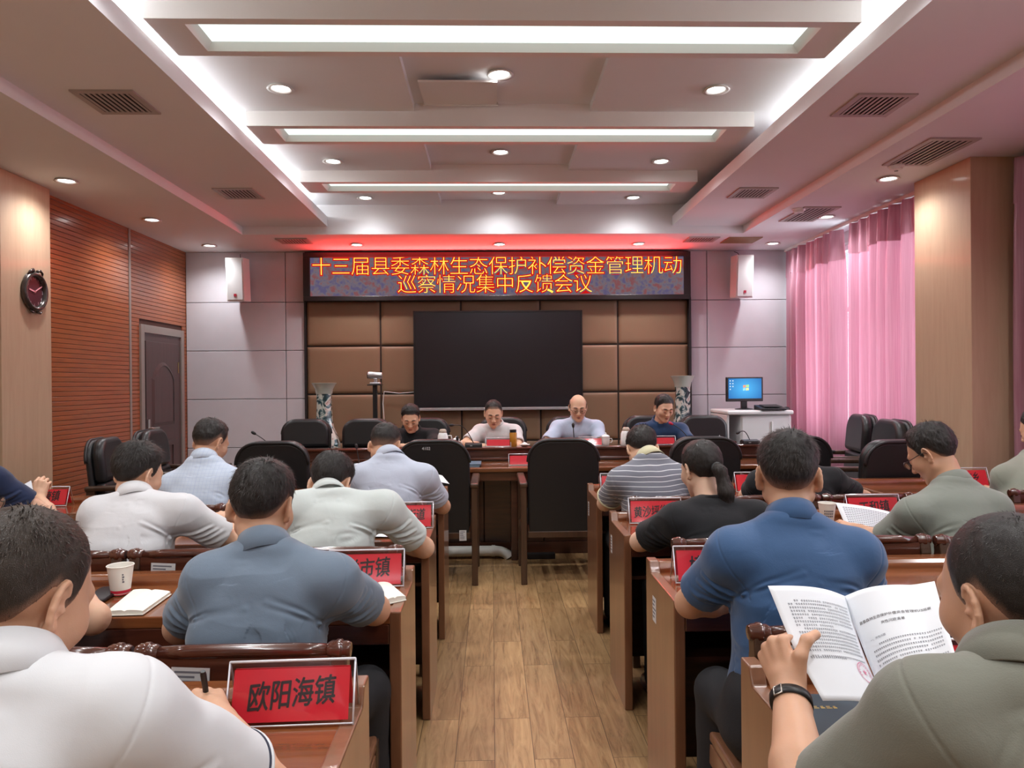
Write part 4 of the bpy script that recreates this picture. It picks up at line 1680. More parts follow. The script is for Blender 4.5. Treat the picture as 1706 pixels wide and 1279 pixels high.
def hand_field(F, M, side, curl, thumb, k=.006, s=1.0):
    """M: frame at the wrist, x across towards the thumb for a right hand, y towards the fingers, z out of the back of the hand"""
    q = 1 if side == 'R' else -1
    T = lambda p: tuple(M @ Vector((-q * p[0] * s, p[1] * s, p[2] * s)))
    kn = [(.030, .084, .0), (.0095, .090, .003), (-.0105, .086, .002), (-.029, .077, -.002)]
    kb = [(.018, .015, 0), (.007, .012, .002), (-.006, .012, .002), (-.017, .015, 0)]
    for a, b in zip(kb, kn):
        F.cone(T(a), T(b), .0145 * s, .0105 * s, .010)
    F.cone(T((0, -.03, 0)), T((0, .03, 0)), .027 * s, .022 * s, .012)
    F.cone(T((.020, .02, -.006)), T((.024, .055, -.008)), .014 * s, .010 * s, .012)
    F.cone(T((-.018, .02, -.007)), T((-.022, .06, -.008)), .013 * s, .010 * s, .012)
    ln = [(.042, .026, .021), (.046, .029, .022), (.042, .027, .021), (.033, .020, .019)]
    rr = [.0092, .0095, .0090, .0080]
    for i in range(4):
        p = Vector(kn[i])
        ang = 0.0
        spread = [.10, .02, -.05, -.14][i] * (1 - min(1, curl[0] / 90))
        for j in range(3):
            c = curl[j] + (i - 1.5) * 4
            ang += R_(c)
            d = Vector((math.sin(spread) * math.cos(ang), math.cos(ang) * math.cos(spread), -math.sin(ang)))
            n = p + d * ln[i][j]
            r0 = rr[i] * (1 - .09 * j)
            F.cone(T(p), T(n), r0 * s, r0 * .92 * s, .0035)
            p = n
    t0 = Vector((.018, .012, -.008))
    if thumb == 'pinch':
        tp = [t0, Vector((.042, .042, -.026)), Vector((.045, .075, -.036)), Vector((.036, .098, -.040))]
    elif thumb == 'hold':
        tp = [t0, Vector((.050, .048, -.004)), Vector((.066, .070, -.017)), Vector((.069, .080, -.046))]
    elif thumb == 'over':
        tp = [t0, Vector((.048, .036, -.012)), Vector((.060, .068, -.016)), Vector((.050, .094, -.022))]
    else:
        tp = [t0, Vector((.046, .036, -.014)), Vector((.060, .062, -.018)), Vector((.064, .088, -.022))]
    rt = [.0155, .0120, .0105, .0090]
    for j in range(3):
        F.cone(T(tp[j]), T(tp[j + 1]), rt[j] * s, rt[j + 1] * s, .006)


def ring_frame(c, up, front):
    up = up.normalized()
    fr = (front - up * front.dot(up)).normalized()
    rt = fr.cross(up)
    return Matrix(((rt.x, fr.x, up.x, c.x), (rt.y, fr.y, up.y, c.y), (rt.z, fr.z, up.z, c.z), (0, 0, 0, 1)))


def person(name_label, cat='person', hd=None, yaw=0, pitch=-15, roll=0, hs=1.0, hw=1.0, nk=None, shl=None, shr=None, ell_=None, elr=None, wrl=None, wrr=None,
           handl=None, handr=None, pelvis=None, skin='a', hair='short', hairm=None, hth=(.003, .017), strands=0, shirt=None, collar='polo', sleeve=.74, sleeve_r=(.067, .067),
           bulk=1.0, glasses=False, hemring=None, h=.008, hf=.005, hh=None, seed=1, knees=None, group='people seated at the desks', fold=1.0, ponytail=False, fwd=None, legs=True, collar_mat=None, brows=True, wristband=None, hair_fade=.02, collar_up=.022):
    P_ = lambda t: W(*t) if t is not None and not isinstance(t, Vector) else t
    HC, NK, SL, SR = P_(hd), P_(nk), P_(shl), P_(shr)
    mid = (SL + SR) / 2
    Rv = (SR - SL).normalized()
    Fw = Vector((0, 0, 1)).cross(Rv).normalized()
    if fwd is not None:
        Fw = Vector(fwd).normalized()
    up = Vector((0, 0, 1))
    PV = Vector(pelvis)
    dz = .80
    def auto_arm(S, s, E, Wr, tz=None):
        if E is None:
            E = S + Rv * s * .06 + Fw * .13 - up * .25
            if E.z < .79:
                E = S + Rv * s * .085 + Fw * .20
                E.z = .795
        if Wr is None:
            Wr = E + Fw * .20 - Rv * s * .13
            Wr.z = max(E.z, .80)
        return E, Wr
    EL, WL = auto_arm(SL, -1, P_(ell_), P_(wrl))
    ER, WRr = auto_arm(SR, 1, P_(elr), P_(wrr))
    if os.environ.get('ARMS'):
        print('ARM %-42s sh %.2f UL %.2f FL %.2f UR %.2f FR %.2f neck-head %.2f shz %.2f/%.2f elz %.2f/%.2f hz %.2f' % (name_label[:42], (SR - SL).length, (EL - SL).length, (WL - EL).length, (ER - SR).length, (WRr - ER).length, (HC - NK).length, SL.z, SR.z, EL.z, ER.z, HC.z))
    root = thing('person', name_label, cat, (PV.x, PV.y, 0), 0, group)
    HM = Matrix.Translation(HC) @ Matrix.Rotation(R_(yaw), 4, 'Z') @ Matrix.Rotation(R_(pitch), 4, 'X') @ Matrix.Rotation(R_(roll), 4, 'Y') @ Matrix.Scale(hs, 4)
    HX = HM @ Matrix.Diagonal((hw, 1, 1, 1))
    h *= QUICK
    hf *= QUICK
    hh = (hh or hf) * QUICK
    # ---- spine
    c0, c4 = PV, NK
    back = -Fw
    c1 = PV.lerp(NK, .30) + back * .015
    c2 = PV.lerp(NK, .60) + back * .030
    c3 = PV.lerp(NK, .84) + back * .018
    c3 = c3.lerp(mid - up * .05, .35)
    sw = (SR - SL).length
    rings = [(c0, .165 * bulk, .125 * bulk), (c1, .152 * bulk, .115 * bulk), (c2, .160 * bulk, .116 * bulk), (c3, max(.120, sw * .42), .096 * bulk), (NK, .070, .064)]

    TK = [0, .30, .60, .84, 1.0]
    TT = np.linspace(0, 1, 81)
    axis = (NK - PV)
    LEN = axis.length
    axis = axis / LEN
    offs = [c - (PV + axis * LEN * t) for t, c in zip(TK, (c0, c1, c2, c3, c4))]
    def tab(vals):
        y = np.interp(TT, TK, vals)
        kk = np.hanning(17)
        kk /= kk.sum()
        return np.convolve(np.pad(y, 8, mode='edge'), kk, mode='valid')
    TO = [tab([o[i] for o in offs]) for i in range(3)]
    TA, TB = tab([r[1] for r in rings]), tab([r[2] for r in rings])
    r_ = (Rv - axis * Rv.dot(axis)).normalized()
    f_ = axis.cross(r_)

    def torso(F, off, k=.05):
        def fn(X, Y, Z):
            px, py, pz = X - PV.x, Y - PV.y, Z - PV.z
            t = (px * axis.x + py * axis.y + pz * axis.z) / LEN
            tc = np.clip(t, 0, 1)
            px = px - np.interp(tc, TT, TO[0])
            py = py - np.interp(tc, TT, TO[1])
            pz = pz - np.interp(tc, TT, TO[2])
            u = px * r_.x + py * r_.y + pz * r_.z
            v = px * f_.x + py * f_.y + pz * f_.z
            w = (t - tc) * LEN
            A = np.interp(tc, TT, TA) + off
            B = np.interp(tc, TT, TB) + off
            m = np.minimum(A, B)
            q = ((np.abs(u) / A) ** 2.5 + (np.abs(v) / B) ** 2.5 + (np.abs(w) / (m * .55)) ** 2.5) ** (1 / 2.5)
            return (q - 1) * m
        R = .24
        F.add([min(PV[j], NK[j]) - R for j in range(3)], [max(PV[j], NK[j]) + R for j in range(3)], fn, k)

    # ---- body (skin)
    pts = [HC, NK, SL, SR, EL, ER, WL, WRr, PV]
    lo = [min(p[i] for p in pts) - (.17 if i < 2 else .14) for i in range(3)]
    hi = [max(p[i] for p in pts) + (.17 if i < 2 else .14) for i in range(3)]
    hd_lo, hd_hi = [c - .125 * hs for c in HC], [c + .125 * hs for c in HC]
    fine = [(hd_lo, hd_hi, hf)]
    for wv, ev in ((WL, EL), (WRr, ER)):
        d = (wv - ev).normalized() * .07
        c = wv + d
        fine.append(([q - .085 for q in c], [q + .085 for q in c], hh))
    F = Field(lo, hi, h, fine)
    torso(F, 0.0)
    for S, E, Wv, s in ((SL, EL, WL, -1), (SR, ER, WRr, 1)):
        F.cone(tuple(c3), tuple(S), .060, .056, .04)
        F.cone(tuple(NK + up * .004), tuple(S + up * .008), .038, .044, .030)
        F.cone(tuple(S), tuple(E), .053 * bulk ** .5, .043 * bulk ** .5, .02)
        F.cone(tuple(E), tuple(E.lerp(Wv, .35)), .043 * bulk ** .5, .044 * bulk ** .5, .015)
        F.cone(tuple(E.lerp(Wv, .35)), tuple(Wv), .043 * bulk ** .5, .0285, .015)
    nb = HM @ Vector((0, -.018, -.062))
    F.cone(tuple(NK - up * .02), tuple(nb), .058, .053, .025)
    F.local(HX, (-.1, -.125, -.13), (.1, .135, .13), face, .014)
    for s in (-1, 1):
        F.local(HX, (s * .074 - .03, -.05, -.055), (s * .074 + .03, .03, .045), lambda x, y, z: ear(x, y, z, s), .005)
    hspec = {'curl': (35, 45, 25), 'thumb': 'rest'}
    hframes = {}
    for side, E, Wv, hp in (('L', EL, WL, handl), ('R', ER, WRr, handr)):
        hp = {**hspec, **(hp or {})}
        d = Vector(hp['dir']).normalized() if 'dir' in hp else (Wv - E).normalized()
        n = Vector(hp.get('n', (0, 0, 1)))
        n = (n - d * n.dot(d)).normalized()
        x = d.cross(n)
        HMx = Matrix(((x.x, d.x, n.x, Wv.x), (x.y, d.y, n.y, Wv.y), (x.z, d.z, n.z, Wv.z), (0, 0, 0, 1)))
        hframes[side] = HMx
        hand_field(F, HMx, side, hp['curl'], hp['thumb'])
    V, Q = F.mesh()
    V = smooth_mesh(V, Q, 1, .35)
    np_obj('body', V, Q, SKINS[skin], root)

    # ---- hair
    hm = hairm or M_hair
    hlo, hhi = [c - .15 * hs for c in HC], [c + .15 * hs for c in HC]
    FH = Field(hlo, hhi, hf * .95)
    t0, t1 = hth
    bald = hair == 'bald'
    def hfn(x, y, z):
        d = cranium(x, y, z)
        g = hair_g(x, y, z, hair)
        e = np.clip(g / .075, 0, 1)
        e = e * e * (3 - 2 * e)
        top = np.clip((z - .03) / .07, 0, 1)
        th = t0 + (t1 - t0) * e * (.45 + .55 * top)
        r = smax(d - th, -g * .7, .006)
        if bald:
            r = smax(r, (z - (.062 - .45 * np.clip(y + .02, 0, 1))) * .7, .006)
        return smax(r, -(d + .006), .001)
    FH.local(HX, (-.12, -.14, -.12), (.12, .13, .15), hfn, 0)
    if ponytail:
        for a, b, ra, rb in (((0, -.105, .020), (.004, -.120, .0), .020, .022), ((.004, -.120, .0), (.010, -.112, -.060), .024, .028), ((.010, -.112, -.060), (.014, -.10, -.130), .028, .022), ((.014, -.10, -.130), (.018, -.09, -.18), .022, .006)):
            pass
    V, Q = FH.mesh()
    if len(V):
        Nn = normals(V, Q)
        Mi = np.array(HX.inverted())
        L_ = V @ Mi[:3, :3].T + Mi[:3, 3]
        g = hair_g(L_[:, 0], L_[:, 1], L_[:, 2], hair)
        dens = np.clip((g + .004) / hair_fade, 0, 1)
        dens = .10 + .95 * dens * dens * (3 - 2 * dens)
        if bald:
            dens = dens * np.clip((.066 - .45 * np.clip(L_[:, 1] + .02, 0, 1) - L_[:, 2]) / .02, 0.1, 1)
        amp = np.clip(g / .04, 0, 1) * min(1, t1 / .016)
        V2 = V + Nn * (amp * (.0030 * vnoise(L_, (55, 55, 40), seed) + .0016 * vnoise(L_, (160, 160, 90), seed + 3)))[:, None]
        np_obj('hair', V2, Q, hm, root, dens)
        if strands:
            rs = np.random.RandomState(seed)
            pr = np.clip(dens, 0, 1) * (g > .003)
            pr = pr / pr.sum()
            ii = rs.choice(len(V), strands, p=pr)
            base = L_[ii] + rs.normal(0, .0012, (strands, 3))
            nl = (Nn[ii] @ np.array(HX.to_3x3())) 
            nl /= np.linalg.norm(nl, axis=1)[:, None]
            cr = np.array((.012, -.055, .118))
            cb = base - cr
            cb -= nl * (cb * nl).sum(1)[:, None]
            cb /= (np.linalg.norm(cb, axis=1)[:, None] + .004)
            topf = np.clip((base[:, 2] - .03) / .06, 0, 1)[:, None]
            dirv = nl * (.22 + .28 * topf) + cb * .9 + rs.normal(0, .22, (strands, 3))
            dirv /= np.linalg.norm(dirv, axis=1)[:, None]
            e = np.clip(g[ii] / .07, 0, 1)
            ln = (t0 + .002 + (t1 * .75) * e) * rs.uniform(.6, 1.3, strands)
            side = np.cross(dirv, nl + 1e-4)
            side /= np.linalg.norm(side, axis=1)[:, None] + 1e-9
            wd_ = rs.uniform(.0005, .0010, strands)[:, None]
            root_ = base - nl * .003
            m1 = root_ + dirv * (ln * .6)[:, None]
            m2 = m1 + (dirv * .7 + cb * .35 - nl * .15) * (ln * .55)[:, None]
            loc = np.stack([root_ - side * wd_, root_ + side * wd_, m1 + side * wd_ * .8, m1 - side * wd_ * .8, m2 + side * wd_ * .2, m2 - side * wd_ * .2], 1).reshape(-1, 3)
            HXn = np.array(HX)
            wv = loc @ HXn[:3, :3].T + HXn[:3, 3]
            b0 = np.arange(strands)[:, None] * 6
            qd = np.concatenate([b0 + np.array([[0, 1, 2, 3]]), b0 + np.array([[3, 2, 4, 5]])])
            so = np_obj('loose_hair', wv, qd, hm, root, np.ones(len(wv)))
            so['kind'] = 'stuff'
    if ponytail:
        FP = Field([c - .34 for c in HC], [c + .2 for c in HC], hf)
        A = HM @ Vector((.0, -.108, -.012))
        B = A + Vector((.012, -.035, -.012))
        C_ = A + Vector((.030, -.050, -.095))
        D_ = A + Vector((.042, -.042, -.205))
        E_ = A + Vector((.040, -.030, -.330))
        for a, b, ra, rb in ((A, B, .019, .021), (B, C_, .024, .030), (C_, D_, .030, .026), (D_, E_, .026, .008)):
            FP.cone(tuple(a), tuple(b), ra, rb, .02)
        V, Q = FP.mesh()
        Nn = normals(V, Q)
        V = V + Nn * (.003 * vnoise(V, (260, 260, 8), seed))[:, None]
        np_obj('ponytail', V, Q, hm, root, np.ones(len(V)))
        MB().tube([A + Vector((.006, -.016, -.004)) + Vector((.022 * math.cos(t), .008 * math.sin(t), .022 * math.sin(t))) - Vector(root.location) for t in [2 * PI * k / 16 for k in range(16)]], .005, 8, closed=True).build('hair_tie', M_black, root, smooth='all')

    Lr = Matrix.Translation(-Vector(root.location))
    # ---- brows, lash lines, lips
    if brows:
        for s in (-1, 1):
            b = MB()
            b.tube([Lr @ HX @ Vector(p) for p in ((s * .012, .0905, .0285), (s * .026, .089, .0330), (s * .043, .0795, .0300), (s * .050, .0725, .0255))], [.0030 * hs, .0044 * hs, .0038 * hs, .0018 * hs], 8)
            b.build('eyebrow', M_brow, root, smooth='all')
            b = MB()
            b.tube([Lr @ HX @ Vector(p) for p in ((s * .018, .0875, .0000), (s * .026, .0895, -.0032), (s * .034, .0893, -.0034), (s * .044, .0845, .0000))], [.0010 * hs, .0022 * hs, .0022 * hs, .0010 * hs], 6)
            b.build('eyelash', M_brow, root, smooth='all')
        l = MB()
        l.tube([Lr @ HX @ Vector(p) for p in ((-.019, .0878, -.0640), (-.008, .0955, -.0610), (0, .0968, -.0620), (.008, .0955, -.0610), (.019, .0878, -.0640))], [.0012 * hs, .0030 * hs, .0030 * hs, .0030 * hs, .0012 * hs], 8)
        l.tube([Lr @ HX @ Vector(p) for p in ((-.017, .0870, -.0655), (-.006, .0945, -.0690), (.006, .0945, -.0690), (.017, .0870, -.0655))], [.0012 * hs, .0034 * hs, .0034 * hs, .0012 * hs], 8)
        l.build('lips', M_lip, root, smooth='all')
    if glasses:
        g = MB()
        for s in (-1, 1):
            g.tube([Lr @ HX @ Vector((s * .034 + .025 * math.cos(t), .108 - .004 * abs(math.cos(t)), .004 + .018 * math.sin(t))) for t in [2 * PI * k / 20 for k in range(20)]], .0013 * hs, 6, closed=True)
            g.tube([Lr @ HX @ Vector(p) for p in ((s * .058, .104, .010), (s * .074, .085, .010), (s * .0815, .020, .010), (s * .083, -.012, .008), (s * .080, -.025, -.006))], .0018 * hs, 6)
        g.tube([Lr @ HX @ Vector(p) for p in ((-.010, .108, .010), (0, .112, .012), (.010, .108, .010))], .0012 * hs, 6)
        go = g.build('glasses', M_specs, root, smooth='all')
        for s in (-1, 1):
            MB().add([Lr @ HX @ Vector((s * .034 + .024 * math.cos(t), .1075, .004 + .017 * math.sin(t))) for t in [2 * PI * k / 20 for k in range(20)]], [tuple(range(20))]).build('lens', M_lensg, go)

    # ---- shirt
    SO = .013
    hem = {}
    pts = [NK, SL, SR, EL, ER, PV]
    lo = [min(p[i] for p in pts) - (.20 if i < 2 else .10) for i in range(3)]
    hi = [max(p[i] for p in pts) + (.20 if i < 2 else .06) for i in range(3)]
    FS = Field(lo, hi, h * .9)
    torso(FS, SO, .05)
    for S, E, s in ((SL, EL, -1), (SR, ER, 1)):
        H = S.lerp(E, sleeve)
        hem[s] = H
        FS.cone(tuple(c3), tuple(S), .072, .068, .05)
        FS.cone(tuple(NK + up * .002), tuple(S + up * .012), .051, .057, .035)
        FS.cone(tuple(S), tuple(H), sleeve_r[0] * bulk ** .5, sleeve_r[1] * bulk ** .5, .035)
    # cut the sleeve ends square and hollow, cut the neck opening
    for S, E, s in ((SL, EL, -1), (SR, ER, 1)):
        H = hem[s]
        ad_ = (E - S).normalized()
        def cutf(X, Y, Z, H=H, ad_=ad_):
            px, py, pz = X - H.x, Y - H.y, Z - H.z
            t = px * ad_.x + py * ad_.y + pz * ad_.z
            r2 = np.sqrt(np.maximum(0, px * px + py * py + pz * pz - t * t))
            return np.maximum(-t, r2 - .105)
        FS.add([c - .13 for c in H], [c + .13 for c in H], cutf, .004, 'sub')
        r_in = sleeve_r[1] * bulk ** .5 - 2.0 * h
        FS.cone(tuple(H - ad_ * .014), tuple(H + ad_ * .05), r_in, r_in, .004, 'sub')
    nu = (nb - NK).normalized()
    # bottom cut at the seat
    V, Q = FS.mesh()
    V = smooth_mesh(V, Q, 2, .45)
    if h < .0075:
        V, Q = subdivide(V, Q)
        V = smooth_mesh(V, Q, 1, .5)
    Nn = normals(V, Q)
    Vr = V - np.array(root.location)
    disp = .0050 * fold * (1 - 2 * np.abs(vnoise(Vr, (7, 7, 11), seed))) * .6 + .0022 * fold * vnoise(Vr, (16, 16, 26), seed + 5)
    segs = []
    rs = np.random.RandomState(seed + 50)
    for S, E, s in ((SL, EL, -1), (SR, ER, 1)):
        ad_ = (E - S).normalized()
        ap = S - up * .085 - Rv * s * .035 + back * .05
        for dx, dz_ in ((.15, -.02), (.13, -.09), (.11, -.17), (.10, .05)):
            j = rs.uniform(-.02, .02, 2)
            segs.append((ap + Rv * s * .005, ap - Rv * s * (dx + j[0]) + up * (dz_ + j[1]) + back * .05, .0080 * fold, .0070))
        H = hem[s]
        for q in range(4):
            o_ = rs.uniform(-.02, .02)
            st = ap + ad_ * (.02 + .03 * q)
            en = S.lerp(H, .55 + .16 * q) + back * .05 + Rv * s * .05 + up * (.02 + o_)
            segs.append((st, en, .0075 * fold, .0064))
    sharp = .0062 if h < .0075 else .008
    for q in range(10):
        sd = -1 if q % 2 else 1
        tt = .16 + .055 * (q // 2) + rs.uniform(-.015, .015)
        w_ = float(np.interp(tt, TT, TA)) + SO
        dp = float(np.interp(tt, TT, TB)) + SO
        cc = PV.lerp(NK, tt)
        p0 = cc + Rv * sd * w_ * .98 + back * dp * .15 + up * rs.uniform(-.01, .01)
        p1 = cc + Rv * sd * w_ * rs.uniform(.42, .66) + back * dp * .88 + up * rs.uniform(.005, .035)
        segs.append((p0, p1, .0052 * fold, sharp))
    for q in range(3):
        p0 = NK - up * .03 + Rv * rs.uniform(-.06, .06) + back * .06
        segs.append((p0, p0 - up * rs.uniform(.10, .2) + Rv * rs.uniform(-.09, .09) + back * .05, .0028 * fold, .010))
    for p0, p1, amp, wd_ in segs:
        p0, p1 = np.array(p0), np.array(p1)
        ab = p1 - p0
        t = np.clip(((V - p0) @ ab) / (ab @ ab), 0, 1)
        dv = V - (p0 + t[:, None] * ab)
        dn = (dv * Nn).sum(1)
        dv = dv - Nn * dn[:, None] * .85
        dd = np.linalg.norm(dv, axis=1)
        # ridge with a groove on its lower flank
        lowside = np.sign(dv[:, 2])
        disp += amp * np.sin(PI * np.clip(t * .92 + .06, 0, 1)) ** .7 * (np.exp(-(dd / wd_) ** 2) - .55 * np.exp(-((dd - 1.7 * wd_) / wd_) ** 2)) * (np.abs(dn) < .06)
    # armhole seams
    for S, E, s in ((SL, EL, -1), (SR, ER, 1)):
        ad_ = np.array((E - S).normalized() * .75 + Rv * s * .45)
        ad_ /= np.linalg.norm(ad_)
        t = (V - np.array(S - Rv * s * .012)) @ ad_
        rr_ = np.linalg.norm(V - np.array(S), axis=1)
        disp -= (.0016 if h < .0075 else .0022) * np.exp(-(t / (.0026 if h < .0075 else .004)) ** 2) * (rr_ < .13)
    # keep hems crisp
    for s in (-1, 1):
        dh = np.linalg.norm(V - np.array(hem[s]), axis=1)
        disp *= np.clip((dh - .055) / .05, .25, 1)
    V = V + Nn * disp[:, None]
    so = np_obj('shirt', V, Q, shirt, root)
    cm = collar_mat or shirt
    # ---- collar
    fr = Fw
    cax = (nu * .55 + (NK - c2).normalized() * .45).normalized()
    CF = Lr @ ring_frame(NK + cax * collar_up, cax, Fw if Fw.dot(HM.to_3x3() @ Vector((0, 1, 0))) > -2 else Fw)
    if collar == 'polo':
        prof = [(.0635, -.022), (.0600, .020), (.0610, .031), (.0650, .032), (.073, .012), (.084, -.022)]
        P = []
        n = 48
        for (r, hh_) in prof:
            row = []
            for i in range(n + 1):
                t = R_(22) + (2 * PI - R_(44)) * i / n
                fb = .5 - .5 * math.cos(t)          # 0 at the front, 1 at the back
                tip = max(0, 1 - abs(min(t - R_(22), 2 * PI - R_(22) - t)) / R_(34))
                z_ = hh_ * (.75 + .45 * fb) - .012 * (1 - fb) - (.024 * tip if r > .075 else 0)
                rx = r * (1.0 + .06 * tip * (r > .075))
                row.append(CF @ Vector((rx * math.sin(t), rx * 1.0 * math.cos(t), z_)))
            P.append(row)
        MB().grid(P).build('collar', cm, root, smooth='all', solid=.003)
    else:
        n = 40
        MB().tube([CF @ Vector(((.073) * math.sin(t), .070 * math.cos(t), -.018 - .018 * math.cos(t))) for t in [2 * PI * k / n for k in range(n)]], .0075, 8, closed=True).build('neckband', cm, root, smooth='all')
    if hemring:
        for S, E, s in ((SL, EL, -1), (SR, ER, 1)):
            H = hem[s]
            M = Lr @ ring_frame(H, (E - S), Fw + Vector((.01, .02, .3)))
            for rm, off, rad in hemring:
                MB().tube([M @ Vector(((sleeve_r[1] * bulk ** .5 - .0005) * math.cos(t), (sleeve_r[1] * bulk ** .5 - .0005) * math.sin(t), off)) for t in [2 * PI * k / 40 for k in range(40)]], rad, 8, closed=True).build('sleeve_trim', rm, root, smooth='all')
    # ---- trousers and shoes
    if legs:
        kn = knees or [None, None]
        T = []
        for i, s in enumerate((-1, 1)):
            hip = PV + Rv * s * .085 - up * .01
            K = Vector(kn[i]) if kn[i] is not None else hip + Fw * .40 + Rv * s * .05 + up * .0
            if kn[i] is None:
                K.z = PV.z + .0
            floor_z = 0.0 if PV.z < .60 else DZ
            A = K + Fw * .03 - up * 0
            A.z = floor_z + .09
            T.append((hip, K, A))
        lo = [min(min(p[i] for p in t) for t in T) - .16 for i in range(3)]
        hi = [max(max(p[i] for p in t) for t in T) + .16 for i in range(3)]
        FT = Field(lo, hi, .011 * QUICK)
        FT.cone(tuple(PV - Rv * .07), tuple(PV + Rv * .07), .125 * bulk, .125 * bulk, .03)
        FT.cone(tuple(PV - Rv * .07 + up * .06), tuple(PV + Rv * .07 + up * .06), .115 * bulk, .115 * bulk, .03)
        for hip, K, A in T:
            FT.cone(tuple(hip), tuple(K), .092, .066, .03)
            FT.cone(tuple(K), tuple(A), .066, .058, .02)
        V, Q = FT.mesh()
        Nn = normals(V, Q)
        V = V + Nn * (.004 * vnoise(V, (12, 12, 14), seed + 9))[:, None]
        np_obj('trousers', V, Q, M_trouser, root)
        for hip, K, A in T:
            b = MB()
            fl = A.z - .09
            secs = [(-.05, .030, .07), (-.03, .038, .085), (.03, .040, .085), (.09, .044, .060), (.15, .046, .045), (.19, .036, .035), (.205, .016, .02)]
            P = []
            for y_, w_, t_ in secs:
                row = []
                for k in range(13):
                    a = PI * k / 12
                    row.append(Lr @ (Vector((A.x, A.y, fl)) + Fw * y_ + Rv * (w_ * math.cos(a)) + up * (.004 + t_ * math.sin(a) ** .7)))
                P.append(row)
            b.grid(P)
            n = len(P[0])
            b.add([p for p in P[0]], [tuple(range(n))])
            b.add([p for p in P[-1]], [tuple(range(n))])
            b.add([p[0] for p in P] + [p[-1] for p in P][::-1], [tuple(range(2 * len(P)))])
            b.build('shoe', M_shoe, root, smooth=True)
    if wristband:
        side, bm_ = wristband
        E, Wv = (EL, WL) if side == 'L' else (ER, WRr)
        d = (Wv - E).normalized()
        M = Lr @ ring_frame(Wv - d * .022, d, Vector((0, -1, .4)))
        wb = MB()
        P = [[M @ Vector(((.0335 + e) * math.cos(t) * 1.04, (.0335 + e) * math.sin(t) * .98, z_)) for t in [2 * PI * k / 40 for k in range(41)]] for e, z_ in ((-.002, -.008), (.002, -.009), (.0025, 0), (.002, .009), (-.002, .008))]
        wb.grid(P)
        o = wb.build('wristwatch', bm_, root, smooth='all')
        c = MB().prism(rounded(-.014, .014, -.017, .017, .006, 4), 'z', .0, .009, M=M @ Matrix.Rotation(R_(150), 4, 'Z') @ Matrix.Translation((0, .033, 0)) @ Matrix.Rotation(R_(-90), 4, 'X'))
        c.build('watch_case', M_black, o, smooth=True, bevel=.002)
        c = MB()
        c.tube([M @ Matrix.Rotation(R_(-62), 4, 'Z') @ Vector(p) for p in ((-.008, .036, -.009), (.008, .036, -.009), (.008, .036, .009), (-.008, .036, .009))], .0015, 6, closed=True)
        c.build('buckle', M_steel, o, smooth='all')
    return root, hframes
# ---------------------------------------------------------------- the people in the room
F_white = fabric('white_cotton', (.62, .62, .64), sheen=.15)
F_whitepolo = fabric('white_pique', (.64, .645, .665), sheen=.15, bump=.10, bscale=900)
F_mint = fabric('pale_mint_cotton', (.54, .585, .57))
F_paleblue = fabric('pale_blue_cotton', (.47, .51, .61))
F_plaid = fabric('pale_blue_check', (.50, .57, .68), stripe=[('x', .018, .0022, (.38, .46, .62), .55), ('z', .018, .0022, (.38, .46, .62), .55)])
F_greyblue = fabric('grey_blue_knit', (.135, .180, .240), rough=.75, bump=.2)
F_blue = fabric('blue_knit', (.036, .090, .205), rough=.7, bump=.2)
F_olive = fabric('olive_cotton', (.180, .182, .148))
F_olive2 = fabric('grey_green_cotton', (.20, .215, .185))
F_sage = fabric('sage_cotton', (.27, .29, .235))
F_black = fabric('black_cotton', (.012, .012, .014), sheen=.1)
F_navy = fabric('navy_cotton', (.012, .022, .065))
F_navyblue = fabric('dark_blue_cotton', (.016, .045, .115))
F_stripe = fabric('grey_striped_pique', (.165, .170, .205), stripe=[('wz', .026, .0035, (.62, .63, .66), 1.0)])
F_yellow = fabric('pale_yellow_rib', (.62, .58, .38))
F_lightblue = fabric('light_blue_polo', (.45, .53, .68))
F_cream = fabric('cream_white', (.62, .61, .62))
M_navyline = simple('navy_piping', (.015, .018, .04), .7)


def pv(x, row, side):
    base = (ROWL if side == 'L' else ROWR)[row]
    return (x, base - .475 + .175, .535)


SEL = os.environ.get('ONLY', '')
def want(k):
    return not SEL or k in SEL.split(',')


WRITE = {'curl': (50, 55, 30), 'thumb': 'pinch'}
HANDS = {}
if want('L4'):
    HANDS['L4'] = person('person in a white short-sleeved polo writing at the desk closest to the camera, bottom left', hd=(32, 1000, 1.02), yaw=-12, pitch=-28, nk=(8, 1150, .94), shl=(-290, 1200, .88), shr=(200, 1203, .93),
        elr=(440, 1325, 1.15), wrr=(358, 1192, 1.36), pelvis=(-.68, .76, .535), handr=WRITE, shirt=F_whitepolo, hemring=[(F_whitepolo, -.004, .0045), (M_navyline, -.010, .0030)], h=.006, hf=.0028, hh=.003, strands=9000, seed=4, hair='short', hairm=M_hairbrown, hth=(.002, .008), skin='b', bulk=1.06, hair_fade=.03)
if want('R4'):
    HANDS['R4'] = person('person in an olive polo holding up and reading a printed sheet, bottom right', hd=(1683, 1000, 1.02), yaw=9, pitch=-16, nk=(1698, 1140, .94), shl=(1556, 1202, .93), shr=(2030, 1185, .88),
        ell_=(1342, 1362, 1.08), wrl=(1316, 1153, 1.29), pelvis=(.84, .78, .535), handl={'curl': (82, 40, 22), 'thumb': 'hold', 'dir': (-.15, .62, .77), 'n': (-.86, -.50, .12)}, shirt=F_olive, h=.006, hf=.0028, hh=.003, strands=7000, seed=5, hair='fade', hth=(.0008, .006), skin='b', bulk=1.05, wristband=('L', M_black), hair_fade=.035)
